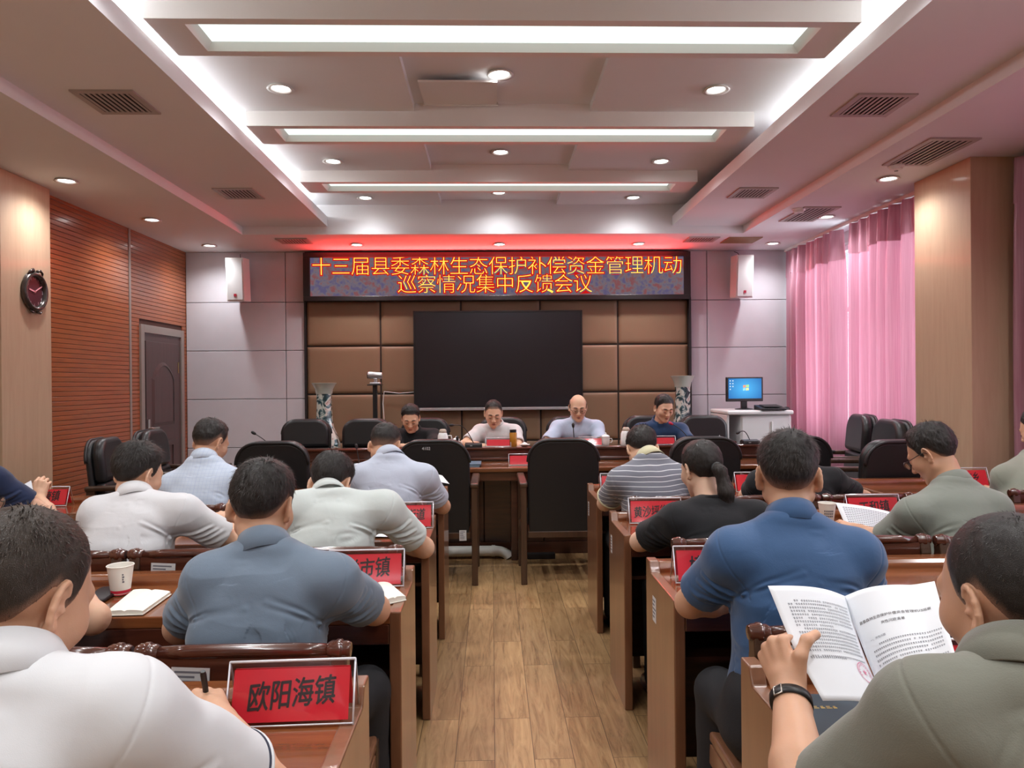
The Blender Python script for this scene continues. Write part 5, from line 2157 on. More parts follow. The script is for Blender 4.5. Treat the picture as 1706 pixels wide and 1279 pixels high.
if want('L3'):
    person('person in a grey-blue polo seen from behind beside the 洋市镇 nameplate', hd=(438, 845, 2.03), yaw=-4, pitch=-20, nk=(442, 925, 1.94), shl=(352, 972, 1.89), shr=(550, 972, 1.89), elr=(624, 1015, 2.10), wrr=(545, 1002, 2.28), ell_=(300, 1045, 2.05), wrl=(400, 1000, 2.26),
        pelvis=pv(-.60, 3, 'L'), shirt=F_greyblue, h=.006, hf=.0035, strands=6000, seed=6, hair='short', hth=(.002, .016), skin='b', hair_fade=.035, knees=[None, (-.375, 2.12, .55)])
if want('R3'):
    person('person in a blue polo seen from behind beside the 樟 nameplate', hd=(1313, 793, 2.08), yaw=-20, pitch=-10, nk=(1318, 876, 2.0), shl=(1222, 928, 1.95), shr=(1424, 930, 1.95), ell_=(1150, 1004, 2.13), wrl=(1245, 1000, 2.30), elr=(1440, 1005, 2.16), wrr=(1350, 995, 2.34),
        pelvis=pv(.80, 3, 'R'), shirt=F_blue, h=.006, hf=.0035, strands=6000, seed=7, hair='fade', hth=(.0012, .018), skin='b', hair_fade=.05, knees=[(.66, 2.10, .535), None])
if want('L2a'):
    person('person in a white shirt at the left end of the second row, head turned right', hd=(230, 791, 3.02), yaw=-22, pitch=-22, nk=(226, 836, 2.93), shl=(165, 860, 2.88), shr=(303, 855, 2.90), elr=(398, 908, 3.05), wrr=(378, 868, 3.26), handr=WRITE,
        pelvis=pv(-1.44, 2, 'L'), shirt=F_white, h=.007, hf=.004, strands=3000, seed=8, hair='short', hth=(.003, .024), hair_fade=.02, sleeve=.70)
if want('L2b'):
    person('person in a pale mint shirt bending over the desk beside the 街道 nameplate', hd=(552, 807, 3.06), yaw=-10, pitch=-38, nk=(548, 832, 2.94), shl=(500, 850, 2.88), shr=(640, 850, 2.90), elr=(706, 912, 3.08), wrr=(640, 905, 3.26), ell_=(470, 912, 3.05),
        pelvis=pv(-.62, 2, 'L'), shirt=F_mint, h=.007, hf=.004, strands=3000, seed=9, hair='short', hth=(.003, .022), hair_fade=.02, fold=1.3)
if want('L1a'):
    person('person in a pale blue checked shirt, first row, before the grey wall', hd=(351, 738, 3.97), yaw=-24, pitch=-28, nk=(340, 772, 3.88), shl=(288, 812, 3.83), shr=(398, 808, 3.85), pelvis=pv(-1.52, 1, 'L'), shirt=F_plaid, h=.007, hf=.0045, strands=2000, seed=10, hair='fade', hth=(.0015, .016), skin='b', hair_fade=.05)
if want('L1b'):
    person('person in a plain pale blue shirt in the first row with head bowed', hd=(642, 744, 4.0), yaw=-8, pitch=-40, nk=(650, 767, 3.89), shl=(605, 797, 3.83), shr=(706, 797, 3.84), elr=(737, 843, 4.02), wrr=(690, 832, 4.22), pelvis=pv(-.55, 1, 'L'), shirt=F_paleblue, h=.007, hf=.0045, strands=2000, seed=11, hair='fade', hth=(.0012, .014), hair_fade=.06, skin='b')
if want('R1a'):
    person('person in a grey polo with white stripes and pale yellow collar', hd=(1070, 750, 4.04), yaw=-5, pitch=-46, nk=(1084, 768, 3.93), shl=(1034, 802, 3.87), shr=(1140, 800, 3.88), ell_=(1008, 838, 4.05), wrl=(1060, 832, 4.25), pelvis=pv(.86, 1, 'R'), shirt=F_stripe, collar_mat=F_yellow, hemring=[(F_yellow, -.006, .006)], h=.008, hf=.0045, strands=1500, seed=12, hair='short', hth=(.003, .022), fold=.7)
if want('R1b'):
    person('person in a black T-shirt half hidden behind the blue polo', hd=(1303, 762, 4.05), yaw=0, pitch=-35, nk=(1322, 782, 3.93), shl=(1268, 806, 3.88), shr=(1386, 802, 3.88), ell_=(1244, 826, 4.05), wrl=(1290, 825, 4.26), elr=(1440, 830, 4.03), wrr=(1395, 825, 4.25), pelvis=pv(1.66, 1, 'R'), shirt=F_black, collar='tee', h=.007, hf=.005, seed=13, strands=800, sleeve=.62)
if want('R1c'):
    person('person in a sage shirt cut off by the right edge', hd=(1731, 716, 4.22), yaw=25, pitch=-25, nk=(1728, 764, 4.13), shl=(1676, 796, 4.09), shr=(1785, 796, 4.04), ell_=(1668, 828, 4.22), wrl=(1636, 814, 4.42), pelvis=(2.98, 3.90, .535), shirt=F_sage, h=.008, hf=.005, seed=14, strands=800, sleeve=.8)
if want('R2a'):
    person('person in black with a long black ponytail, seen from behind', hd=(1168, 782, 3.07), yaw=16, pitch=-18, nk=(1184, 846, 2.97), shl=(1130, 868, 2.92), shr=(1258, 866, 2.92), ell_=(1066, 902, 3.10), wrl=(1130, 897, 3.28), elr=(1290, 895, 3.1), pelvis=pv(.88, 2, 'R'), shirt=F_black, collar='tee', sleeve=.78, sleeve_r=(.070, .074), h=.007, hf=.0038, strands=1500, seed=15, hair='tied', hth=(.004, .012), ponytail=True, skin='c', bulk=.92, hs=.98)
if want('R2b'):
    person('person with glasses in a grey-green polo reading white sheets', hd=(1553, 757, 3.10), yaw=32, pitch=-34, nk=(1590, 812, 3.02), shl=(1524, 858, 2.95), shr=(1652, 850, 2.93), ell_=(1468, 903, 3.10), wrl=(1434, 884, 3.16), handl={**WRITE, 'dir': (-.75, .35, .30)}, pelvis=(1.90, 2.86, .535), shirt=F_olive2, h=.007, hf=.0035, strands=2500, seed=16, hair='short', hth=(.003, .022), glasses=True, skin='b', sleeve=.85)
if want('NV'):
    person('person in a navy shirt at the left edge, only the raised right arm in view', hd=(-78, 702, 3.62), yaw=-10, pitch=-25, nk=(-72, 757, 3.53), shl=(-124, 808, 3.47), shr=(-14, 802, 3.51), elr=(82, 862, 3.66), wrr=(64, 830, 3.86), handr={'curl': (60, 70, 40), 'thumb': 'pinch', 'dir': (.05, .25, .9), 'n': (.2, -.9, .3)}, pelvis=(-2.66, 3.50, .535), shirt=F_navy, h=.007, hf=.005, hh=.004, seed=17, sleeve=.60)
if want('L3b'):
    person('person in the third row hidden behind the nearest head, only an elbow showing', hd=(-74, 824, 2.12), yaw=-35, pitch=-22, nk=(-80, 905, 2.02), shl=(-180, 962, 1.93), shr=(10, 965, 1.95), elr=(155, 1030, 2.06), wrr=(90, 965, 2.20), pelvis=(-1.42, 1.82, .535), shirt=F_white, h=.008, hf=.005, seed=18, glasses=True, sleeve=.6)
G = 'people behind the rostrum table'
kw = dict(collar_up=.040, h=.009, hf=.0045, hh=.0045, group=G, legs=True)
fz = .535 + DZ
def rp(u):
    return (W(u, 700, 7.0).x, 7.0, .62 + .02)
if want('P1'):
    person('person in a black polo looking down at the left of the rostrum', hd=(684, 697, 6.80), yaw=184, pitch=-30, nk=(690, 721, 6.92), shl=(722, 727, 6.90), shr=(664, 727, 6.90), ell_=(728, 746, 6.68), wrl=(697, 741, 6.56), elr=(656, 747, 6.70), wrr=(672, 744, 6.55), pelvis=rp(692), shirt=F_black, collar_mat=F_black, seed=21, hair='short', hth=(.003, .02), strands=600, **kw)
if want('P2'):
    person('person in a white polo writing at the rostrum, thermos flask beside', hd=(822, 689, 6.82), yaw=182, pitch=-26, nk=(828, 712, 6.92), shl=(857, 720, 6.90), shr=(800, 720, 6.90), ell_=(864, 745, 6.70), wrl=(838, 741, 6.58), elr=(772, 741, 6.72), wrr=(795, 741, 6.56), handr=WRITE, pelvis=rp(830), shirt=F_cream, seed=22, hair='short', hth=(.001, .011), strands=500, hair_fade=.04, **kw)
if want('P3'):
    person('balding person with glasses in a light blue polo at the rostrum', hd=(963, 679, 6.82), yaw=178, pitch=-20, nk=(962, 703, 6.92), shl=(994, 713, 6.90), shr=(930, 713, 6.90), ell_=(1003, 743, 6.70), wrl=(968, 740, 6.56), elr=(906, 743, 6.70), wrr=(932, 740, 6.56), handr=WRITE, pelvis=rp(962), shirt=F_lightblue, seed=23, hair='bald', hth=(.004, .011), glasses=True, hair_fade=.012, **kw)
if want('P4'):
    person('person in a dark blue polo at the right of the rostrum', hd=(1106, 680, 6.82), yaw=194, pitch=-24, nk=(1098, 707, 6.92), shl=(1134, 717, 6.90), shr=(1068, 717, 6.90), ell_=(1152, 741, 6.70), wrl=(1132, 740, 6.56), elr=(1052, 741, 6.72), wrr=(1080, 741, 6.56), pelvis=rp(1100), shirt=F_navyblue, seed=24, hair='short', hth=(.003, .018), strands=600, **kw)
# ---------------------------------------------------------------- things on the rostrum and the conference table
LEDGE = DZ + .765 + .001
TTOP = .765


def lidded_cup(x, y, z, label, s=1.0):
    t = thing('tea_cup', label, 'cup', (x, y, z), 0, 'white lidded tea cups')
    MB().lathe([(.001, 0), (.028 * s, 0), (.034 * s, .01 * s), (.037 * s, .05 * s), (.038 * s, .078 * s), (.035 * s, .078 * s), (.034 * s, .03 * s), (.001, .012 * s)], 28, cap=False).build('body', M_porcelain, t, smooth=True)
    MB().lathe([(.040 * s, .079 * s), (.040 * s, .083 * s), (.030 * s, .094 * s), (.012 * s, .101 * s), (.006 * s, .103 * s), (.010 * s, .109 * s), (.010 * s, .114 * s), (.001, .118 * s)], 28).build('lid', M_porcelain, t, smooth=True)
    MB().tube([(.036 * s, 0, .062 * s), (.056 * s, 0, .062 * s), (.062 * s, 0, .045 * s), (.055 * s, 0, .026 * s), (.036 * s, 0, .024 * s)], .0045 * s, 8).build('handle', M_porcelain, t, smooth='all')
    return t


def flask(x, y, z, label):
    t = thing('thermos_flask', label, 'flask', (x, y, z), 0, 'white flasks on the rostrum')
    MB().lathe([(.001, 0), (.047, 0), (.050, .006), (.049, .05), (.045, .10), (.036, .122), (.033, .126), (.001, .126)], 30, cap=False).build('body', M_porcelain, t, smooth=True)
    MB().lathe([(.001, .126), (.030, .126), (.033, .132), (.030, .148), (.022, .157), (.001, .159)], 26, cap=False).build('lid', simple('beige_lid', (.52, .42, .34), .5), t, smooth=True)
    MB().tube([(.046, 0, .10), (.072, 0, .10), (.078, 0, .07), (.066, 0, .03), (.048, 0, .03)], .005, 8).build('handle', M_porcelain, t, smooth='all')
    return t


def mic(base, tip, label, red=False, bend=.06, block=True, group='gooseneck microphones'):
    t = thing('microphone', label, 'microphone', base, 0, group)
    if block:
        M = Matrix.Identity(4)
        MB().prism([(-.055, 0), (.055, 0), (.050, .022), (.020, .036), (-.050, .030)], 'x', -.075, .075).build('base', M_black, t, bevel=.006)
        MB().box(-.03, -.01, -.058, -.05, .01, .018).build('talk_button', M_silver, t)
    else:
        MB().lathe([(.026, 0), (.024, .012), (.010, .018), (.001, .018)], 20, cap=False).build('base', M_black, t, smooth=True)
    d = Vector(tip) - Vector(base)
    z0 = .03 if block else .015
    pts = []
    for k in range(13):
        s = k / 12
        p = Vector((0, 0, z0)).lerp(d, s)
        p.z += bend * math.sin(PI * s) * (1 - .3 * s)
        pts.append(p)
    MB().tube(pts, .0038, 8).build('gooseneck', M_black, t, smooth='all')
    ax = (pts[-1] - pts[-2]).normalized()
    MB().tube([pts[-1] - ax * .012, pts[-1] + ax * .004, pts[-1] + ax * .020, pts[-1] + ax * .030], [.008, .0125, .0125, .006], 12).build('capsule', simple('red_foam', (.5, .02, .06), .7) if red else M_blackm, t, smooth='all')
    return t


def at_h(u, v, z):
    return on_desk(u, v, z)


p = at_h(743, 738, LEDGE)
flask(p.x, 6.30, LEDGE, 'white flask with beige lid between the person in black and the person in white')
flask(W(1043, 735, 6.30).x, 6.30, LEDGE, 'white flask behind the dark head in the striped polo')
lidded_cup(W(760, 735, 6.30).x, 6.30, LEDGE, 'white lidded cup right beside the left flask', .8)
lidded_cup(W(690, 732, 6.30).x, 6.32, LEDGE, 'white lidded cup in front of the person in black at the rostrum', .55)
lidded_cup(W(1009, 735, 6.30).x, 6.30, LEDGE, 'tall white lidded cup at the right of the light blue polo', .95)
t = thing('tea_bottle', 'amber glass bottle of tea with dark cap beside the white polo', 'bottle', (W(855, 735, 6.3).x, 6.31, LEDGE))
MB().lathe([(.001, 0), (.030, 0), (.033, .006), (.033, .115), (.028, .122), (.001, .122)], 24, cap=False).build('body', M_tea, t, smooth=True)
MB().lathe([(.001, .122), (.030, .122), (.030, .146), (.001, .147)], 24, cap=False).build('cap', M_black, t, smooth=True)
t = thing('saucer', 'small white dish right of the amber tea bottle', 'dish', (W(872, 735, 6.3).x + .01, 6.30, LEDGE))
MB().lathe([(.001, 0), (.025, 0), (.048, .014), (.050, .017), (.025, .006), (.001, .005)], 28, cap=False).build('plate', M_porcelain, t, smooth=True)
MB().lathe([(.001, .006), (.02, .008), (.026, .024), (.012, .034), (.001, .037)], 20, cap=False).build('cup_lid', M_porcelain, t, smooth=True)
M_plateW = simple('white_card', (.74, .66, .66), .5)
for u, w_, lb, inkb in ((830, .22, 'glare-whitened red nameplate in front of the person in white at the rostrum', False), (984, .21, 'pale red nameplate in front of the balding person', False), (1108, .18, 'red nameplate under the dark blue polo at the rostrum', False)):
    t = nameplate(W(u, 735, 6.3).x, 6.30, LEDGE, '', lb, w=w_, h=.075, ink=False, rz=0, group='nameplates on the rostrum')
    for c in list(t.children):
        if c.name.startswith('card') and u < 1000:
            MB().box(-w_ * .42, w_ * .42, -.006, -.0045, .045, .062, M=Matrix.Translation((0, -.021, 0)) @ Matrix.Rotation(-.36, 4, 'X')).build('reflection_strip', M_plateW, t) if False else None
mic((W(789, 735, 6.30).x, 6.30, LEDGE), tuple(W(754, 708, 6.22)), 'gooseneck microphone leaning left in front of the person in white', bend=.075)
mic((W(957, 735, 6.31).x, 6.31, LEDGE), tuple(W(955, 710, 6.26)), 'upright black gooseneck microphone in front of the light blue polo', bend=0, block=False)
mic((W(1150, 735, 6.30).x, 6.31, LEDGE), tuple(W(1119, 706, 6.34)), 'gooseneck microphone with red foam tip by the dark blue polo', red=True, bend=.03)
mic((W(1250, 735, 6.30).x, 6.31, LEDGE), tuple(W(1231, 720, 6.26)), 'bent gooseneck microphone at the right end of the rostrum', bend=.05)
mic((W(470, 770, 6.0).x, 5.98, TTOP), tuple(W(424, 722, 5.95)), 'gooseneck microphone reaching left above the leftmost black chair', bend=.05)
mic((W(762, 770, 5.95).x, 5.98, TTOP), tuple(W(762, 732, 5.94)), 'short upright microphone on the near table left of the aisle', bend=0, block=False)
mic((W(1302, 770, 5.95).x, 5.98, TTOP), tuple(W(1385, 752, 5.90)), 'gooseneck microphone near the black-shirted person and the curtain', bend=.03)
mic((W(598, 770, 5.95).x, 5.98, TTOP), tuple(W(594, 745, 5.94)), 'thin upright microphone behind the mint-shirted head', bend=0, block=False)
t = thing('napkin', 'white paper napkin folded upright near the right end of the rostrum', 'napkin', (W(1200, 735, 6.3).x, 6.32, LEDGE))
MB().add([(-.035, -.02, 0), (.035, -.02, 0), (.0, .0, .08), (-.035, .02, 0), (.035, .02, 0), (.02, .0, .05)], [(0, 1, 2), (3, 2, 4), (0, 2, 3), (1, 4, 5)]).build('fold', M_paper, t, solid=.001)
t = thing('tissue', 'crumpled white tissue on the table behind the leftmost black chair', 'tissue', (W(540, 770, 6.0).x, 6.0, TTOP))
tb = MB()
P = [[(.05 * math.cos(a) * s * (1 + .25 * math.sin(3 * a + s * 4)), .05 * math.sin(a) * s * (1 + .2 * math.cos(5 * a)), .085 * (1 - s) + .02 * math.sin(4 * a) * s + .02) for a in [2 * PI * k / 20 for k in range(21)]] for s in (.05, .3, .6, .85, 1.0)]
tb.grid(P)
tb.build('sheet', M_paper, t, smooth='all', solid=.0015)
t = thing('booklet', 'blue-grey booklet stack on the near table beside the aisle chair', 'booklet', (W(782, 765, 5.92).x, 5.92, TTOP))
for k, c in enumerate((M_booklet, simple('teal_cover', (.10, .16, .22), .4))):
    MB().box(-.085 + .01 * k, .085 + .012 * k, -.11, .11, .014 * k, .014 * k + .013).build('cover', c, t, bevel=.002)
t = thing('booklet', 'pale blue booklet on the near table behind the bowed grey head', 'booklet', (W(610, 762, 5.95).x, 5.94, TTOP))
MB().box(-.11, .11, -.10, .10, 0, .018).build('cover', simple('pale_blue_cover', (.30, .45, .55), .4), t, bevel=.002)
MB().box(-.09, .0, -.08, .08, .018, .0195).build('title_panel', M_paper, t)
nameplate(W(868, 770, 5.9).x, 5.93, TTOP, '', 'red nameplate half hidden by the empty chair on the near table', w=.2, h=.09, ink=False, group='nameplates on the near table')
t = thing('ashtray', 'low brown wooden tray near the right end of the rostrum', 'tray', (W(1216, 735, 6.3).x, 6.30, LEDGE))
MB().lathe([(.001, 0), (.05, 0), (.06, .022), (.054, .022), (.046, .006), (.001, .006)], 24, cap=False).build('dish', M_mahog, t, smooth=True)
for u, v, Y, lb in ((944, 738, 6.53, 'white sheet under the writing hand of the balding person'), (800, 738, 6.53, 'white sheet under the writing hand of the person in a white polo at the rostrum')):
    t = thing('paper_sheet', lb, 'paper', (W(u, v, Y).x, Y, DZ + .711))
    MB().box(-.105, .105, -.10, .14, 0, .002).build('sheet', M_paper, t)

# pipe and power strip under the table
t = thing('pipe', 'white plastic pipe with an elbow on the floor under the table', 'pipe', (0, 0, 0))
a, b = W(750, 916, 5.93), W(834, 914, 5.93)
MB().tube([(a.x - .25, 5.93, .062), (a.x, 5.93, .062), (b.x - .04, 5.93, .061), (b.x + .0, 5.93, .055), (b.x + .03, 5.925, .045), (b.x + .055, 5.92, .030), (b.x + .065, 5.92, .012)], .042, 18).build('tube', M_pipe, t, smooth=True)
MB().tube([(b.x - .075, 5.93, .062), (b.x - .045, 5.93, .0615)], .046, 18).build('coupling', M_pipe, t, smooth=True)
t = thing('power_strip', 'black power strip on the floor under the table', 'power strip', (W(890, 918, 5.9).x, 5.90, 0))
MB().box(-.17, .17, -.03, .03, 0, .045).build('body', M_black, t, bevel=.004)
MB().tube([(-.17, 0, .02), (-.22, .02, .012), (-.27, .08, .01), (-.28, .14, .01)], .006, 8).build('cord', M_black, t, smooth='all')

# vases, camera, computer trolley
def vase(x, y, zt, label):
    t = thing('porcelain_vase', label, 'vase', (x, y, 0), R_(22.5), 'tall painted vases')
    z0 = .34
    H = zt - z0
    body = [(.001, z0), (.105, z0), (.115, z0 + .02), (.150, z0 + .10), (.172, z0 + H * .34), (.172, z0 + H * .40), (.150, z0 + H * .47), (.105, z0 + H * .56), (.088, z0 + H * .66), (.082, z0 + H * .80), (.086, z0 + H * .90)]
    MB().lathe(body, 8, cap=False).build('body', M_vase, t, smooth=False, bevel=.006, seg=2)
    MB().lathe([(.087, z0 + H * .895), (.096, z0 + H * .94), (.125, z0 + H * .985), (.136, zt), (.128, zt + .002), (.098, z0 + H * .96), (.080, z0 + H * .9)], 32, cap=False).build('rim', M_vaseplain, t, smooth=True)
    st = thing('vase_stand', 'carved dark wood stand under the ' + label.split(' beside')[0].split(' half')[0], 'stand', (x, y, 0), 0, 'dark vase stands')
    MB().lathe([(.17, .32), (.18, .335), (.175, .34), (.001, .34)], 24, cap=True).build('top', M_darkwood, st, smooth=True)
    for k in range(4):
        a_ = PI / 4 + k * PI / 2
        ca, sa = math.cos(a_), math.sin(a_)
        MB().tube([(.14 * ca, .14 * sa, .33), (.16 * ca, .16 * sa, .22), (.13 * ca, .13 * sa, .10), (.17 * ca, .17 * sa, .0)], [.022, .020, .015, .020], 8).build('leg', M_darkwood, st, smooth='all')
    return t
vase(W(540, 640, 7.95).x, 7.95, 1.455, 'tall painted vase with flared rim beside the left edge of the brown padding')
vase(W(1137, 630, 7.95).x, 7.95, 1.50, 'tall painted vase half hidden behind the person in dark blue')

t = thing('conference_camera', 'silver and black video camera on a tall black stand left of the screen', 'camera', (W(625, 660, 7.75).x, 7.75, 0))
zc = W(625, 640, 7.75).z
MB().lathe([(.16, 0), (.16, .012), (.03, .03), (.001, .03)], 24).build('stand_base', M_black, t, smooth=True)
MB().box(-.022, .022, -.022, .022, .02, zc - .01).build('stand_pole', M_black, t)
MB().box(-.075, .075, -.06, .06, zc - .012, zc).build('stand_plate', M_black, t, bevel=.003)
MB().box(-.05, .06, -.045, .045, zc, zc + .022).build('camera_foot', M_silver, t, bevel=.008)
MB().box(-.012, .025, -.025, .025, zc + .02, zc + .065).build('camera_neck', M_silver, t, bevel=.006)
MB().tube([(-.075, 0, zc + .098), (-.055, 0, zc + .098), (.075, 0, zc + .092)], [.036, .038, .034], 20).build('camera_body', M_silver, t, smooth=True)
MB().tube([(-.079, -.003, zc + .098), (-.072, -.003, zc + .098)], [.034, .036], 20).build('lens', M_black, t, smooth=True)
t = thing('white_cable', 'thin white cable running down the brown padding beside the camera stand', 'cable', (0, 8.3, 0))
MB().tube([W(x, y, 8.33) - Vector((0, 8.3, 0)) for x, y in ((690, 653), (665, 655), (640, 652), (638, 672), (640, 700), (638, 730))], .005, 6).build('wire', M_white, t, smooth='all')

X0 = W(1256, 700, 7.5).x
t = thing('computer_trolley', 'white metal computer trolley with rounded corners in the right corner', 'cabinet', (X0, 7.60, 0))
MB().box(-.20, .34, -.26, .30, .06, 1.09).build('body', M_whitecab, t, bevel=.03, seg=4)
MB().box(-.345, .345, -.30, .31, 1.09, 1.135).build('worktop', M_whitecab, t, bevel=.018, seg=4)
MB().box(-.34, -.315, -.26, .30, .06, 1.09).build('side_panel', M_whitecab, t, bevel=.008)
MB().box(-.345, .345, -.27, .31, 0, .06).build('base', M_blackm, t)
MB().box(-.18, .30, -.264, -.258, .10, 1.05).build('door', M_whitecab, t, bevel=.003)
MB().box(.12, .135, -.278, -.264, .55, 1.02).build('door_handle', M_white, t, bevel=.003)
t = thing('computer_tower', 'black computer tower in the side bay of the white trolley', 'computer', (X0 - .258, 7.60, .061))
MB().box(-.05, .05, -.20, .20, 0, .40).build('case', M_black, t, bevel=.004)
MB().box(-.04, .04, -.206, -.20, .05, .37).build('front', M_blackm, t)
MB().box(-.012, .012, -.208, -.206, .30, .315).build('badge', M_silver, t)
st = thing('drawer_support', 'white shelf in the side bay of the trolley carrying the computer tower', 'shelf', (X0 - .258, 7.60, 0))
MB().box(-.055, .055, -.25, .25, .03, .06).build('board', M_whitecab, st)
Xm = W(1244, 655, 7.55).x
t = thing('monitor', 'small computer monitor showing a blue desktop on the white trolley', 'monitor', (Xm, 7.62, 1.135), R_(6))
MB().box(-.205, .205, -.015, .02, .085, .345).build('frame', M_black, t, bevel=.006)
M0 = Matrix.Translation((0, -.0165, .22))
scr = MB().box(-.185, .185, -.001, .001, -.105, .108).build('screen', M_desktop, t, loc=(0, -.0165, .222))
lg = MB()
for (x0, x1, z0, z1, k) in ((-.032, -.003, .004, .030, 0), (.002, .034, .006, .034, 1), (-.034, -.005, -.028, -.002, 2), (.0, .032, -.026, .0, 3)):
    lg.prism([(x0, z0), (x1, z0 + .003), (x1, z1 + .003), (x0, z1)], 'y', -.0175, -.0172, mi=k, M=Matrix.Translation((.01, 0, .228)))
lg.build('logo', [emit('logo_orange', (.95, .32, .12), .6), emit('logo_green', (.45, .75, .2), .6), emit('logo_blue', (.25, .55, .95), .8), emit('logo_yellow', (.95, .8, .25), .6)], t)
ic = MB()
for r_ in range(4):
    for c_ in range(2 if r_ < 3 else 1):
        ic.box(-.172 + .03 * c_, -.160 + .03 * c_, -.0178, -.0172, .300 - .03 * r_, .312 - .03 * r_)
ic.build('icons', emit('icon_pale', (.7, .85, .95), .5), t)
MB().box(-.03, .03, .0, .03, .01, .16).build('neck', M_black, t)
MB().lathe([(.001, 0), (.10, 0), (.10, .006), (.03, .018), (.001, .018)], 24, cap=False).build('foot', M_black, t, smooth=True)
t = thing('mixer_box', 'flat black audio box beside the monitor on the trolley', 'equipment', (X0 + .14, 7.40, 1.136))
MB().prism([(-.12, 0), (.10, 0), (.10, .05), (-.12, .02)], 'x', -.14, .12).build('case', M_black, t, bevel=.004)
MB().box(-.10, .08, -.10, .06, .045, .050, M=Matrix.Rotation(R_(6), 4, 'X')).build('panel', M_blackm, t)
t = thing('computer_mouse', 'black mouse at the right end of the trolley top', 'mouse', (X0 + .31, 7.42, 1.136))
MB().lathe([(.001, .032), (.02, .028), (.032, .014), (.034, .0)], 20, sx=1.3, sy=.85).build('shell', M_black, t, smooth=True)
MB().tube([(.0, .03, .012), (.005, .08, .01), (-.005, .14, .01), (.0, .2, .01)], .003, 6).build('cord', M_black, t, smooth='all')

# ---------------------------------------------------------------- things on the audience desks
def paper_cup(x, y, z, label, red=True, s=1.0):
    t = thing('paper_cup', label, 'cup', (x, y, z), R_(10), 'paper cups on the desks')
    MB().lathe([(.001, .004), (.0265 * s, .004), (.0275 * s, 0), (.0285 * s, .004), (.0395 * s, .092 * s), (.0380 * s, .092 * s), (.0275 * s, .010), (.001, .010)], 36, cap=False).build('body', M_papercup, t, smooth=True)
    MB().tube([(.0398 * s * math.cos(a), .0398 * s * math.sin(a), .0925 * s) for a in [2 * PI * k / 36 for k in range(36)]], .0018, 8, closed=True).build('rim', M_papercup, t, smooth='all')
    if red:
        MB().lathe([(.02795 * s, .0005), (.0302 * s, .016)], 36, cap=False).build('red_band', simple('cup_red', (.62, .02, .05), .5), t, smooth='all')
        q = MB()
        for k in range(4):
            q.box(.0365 - .0012 * k, .0372 - .0012 * k, .006, .010 + .002 * (k % 2), .066 - .008 * k, .071 - .008 * k, M=Matrix.Rotation(R_(-75), 4, 'Z'))
        q.build('print', M_print, t)
    else:
        q = MB()
        for r_ in range(3):
            for k in range(5):
                a = R_(-140 + 14 * k)
                rr_ = (.0345 + .0016 * (1 - r_)) * s + .0004
                q.box(-.003, .003, -.0003, .0003, -.004, .004, M=Matrix.Rotation(a, 4, 'Z') @ Matrix.Translation((rr_, 0, (.058 - .012 * r_) * s)) @ Matrix.Rotation(R_(90), 4, 'Z') @ Matrix.Rotation(R_(7), 4, 'X'))
        q.build('print', M_print, t)
    return t


def flat_pt(u, v, z=TZ):
    return on_desk(u, v, z)


p = flat_pt(201, 989)
paper_cup(p.x, p.y, TZ + .001, 'white paper cup with red base band on the desk left of the grey-blue polo')
p = flat_pt(1389, 868)
paper_cup(min(p.x, 1.58), 3.36, TZ + .001, 'white paper cup with grey print right of the blue polo shoulder', red=False)
p = flat_pt(172, 992)
t = thing('phone', 'black phone lying on the desk beside the red-based paper cup', 'phone', (p.x, p.y, TZ + .001), R_(4))
MB().prism(rounded(-.038, .038, -.078, .078, .010, 4), 'z', 0, .009).build('case', M_black, t, bevel=.003)
MB().prism(rounded(-.034, .034, -.073, .073, .008, 4), 'z', .009, .0094).build('screen', M_tvglass, t)


def notebook(pa, pb, pc, pd, z, th, label, mat=M_paperw, cover=None, name='notebook'):
    """block of pages whose corners are four desk points"""
    c = (pa + pb + pc + pd) / 4
    t = thing(name, label, name.replace('_', ' '), (c.x, c.y, z))
    n = 14
    P = []
    for i in range(n + 1):
        s = i / n
        a_, b_ = pa.lerp(pb, s), pd.lerp(pc, s)
        row = []
        for j in range(9):
            q = a_.lerp(b_, j / 8)
            hump = th * (.75 + .35 * abs(math.sin(PI * s)) ** .6 - .25 * math.exp(-((s - .5) / .05) ** 2))
            row.append((q.x - c.x, q.y - c.y, hump))
        P.append(row)
    m = MB().grid(P)
    edge = [P[0][j] for j in range(9)] + [P[i][8] for i in range(1, n + 1)] + [P[n][j] for j in range(7, -1, -1)] + [P[i][0] for i in range(n - 1, 0, -1)]
    k = len(edge)
    vs = list(edge) + [(e[0], e[1], .001) for e in edge]
    m.add(vs, [(i, (i + 1) % k, k + (i + 1) % k, k + i) for i in range(k)])
    m.build('pages', mat, t, smooth=True)
    if cover:
        MB().add([(q.x - c.x + (q.x - c.x) * .04, q.y - c.y + (q.y - c.y) * .04, zz) for zz in (0, .002) for q in (pa, pb, pc, pd)], [(3, 2, 1, 0), (4, 5, 6, 7), (0, 1, 5, 4), (1, 2, 6, 5), (2, 3, 7, 6), (3, 0, 4, 7)]).build('cover', cover, t)
    return t


z1 = TZ + .001
F_ = lambda u, v: flat_pt(u, v)
notebook(F_(176, 1026), F_(238, 1024), F_(284, 991), F_(222, 988), z1, .014, 'open cream notebook on the desk in front of the red-based cup', cover=M_paperw)
notebook(F_(640, 1008), F_(676, 1000), F_(648, 976), F_(608, 982), z1, .016, 'cream notebook under the 洋市镇 nameplate', cover=M_paperw)


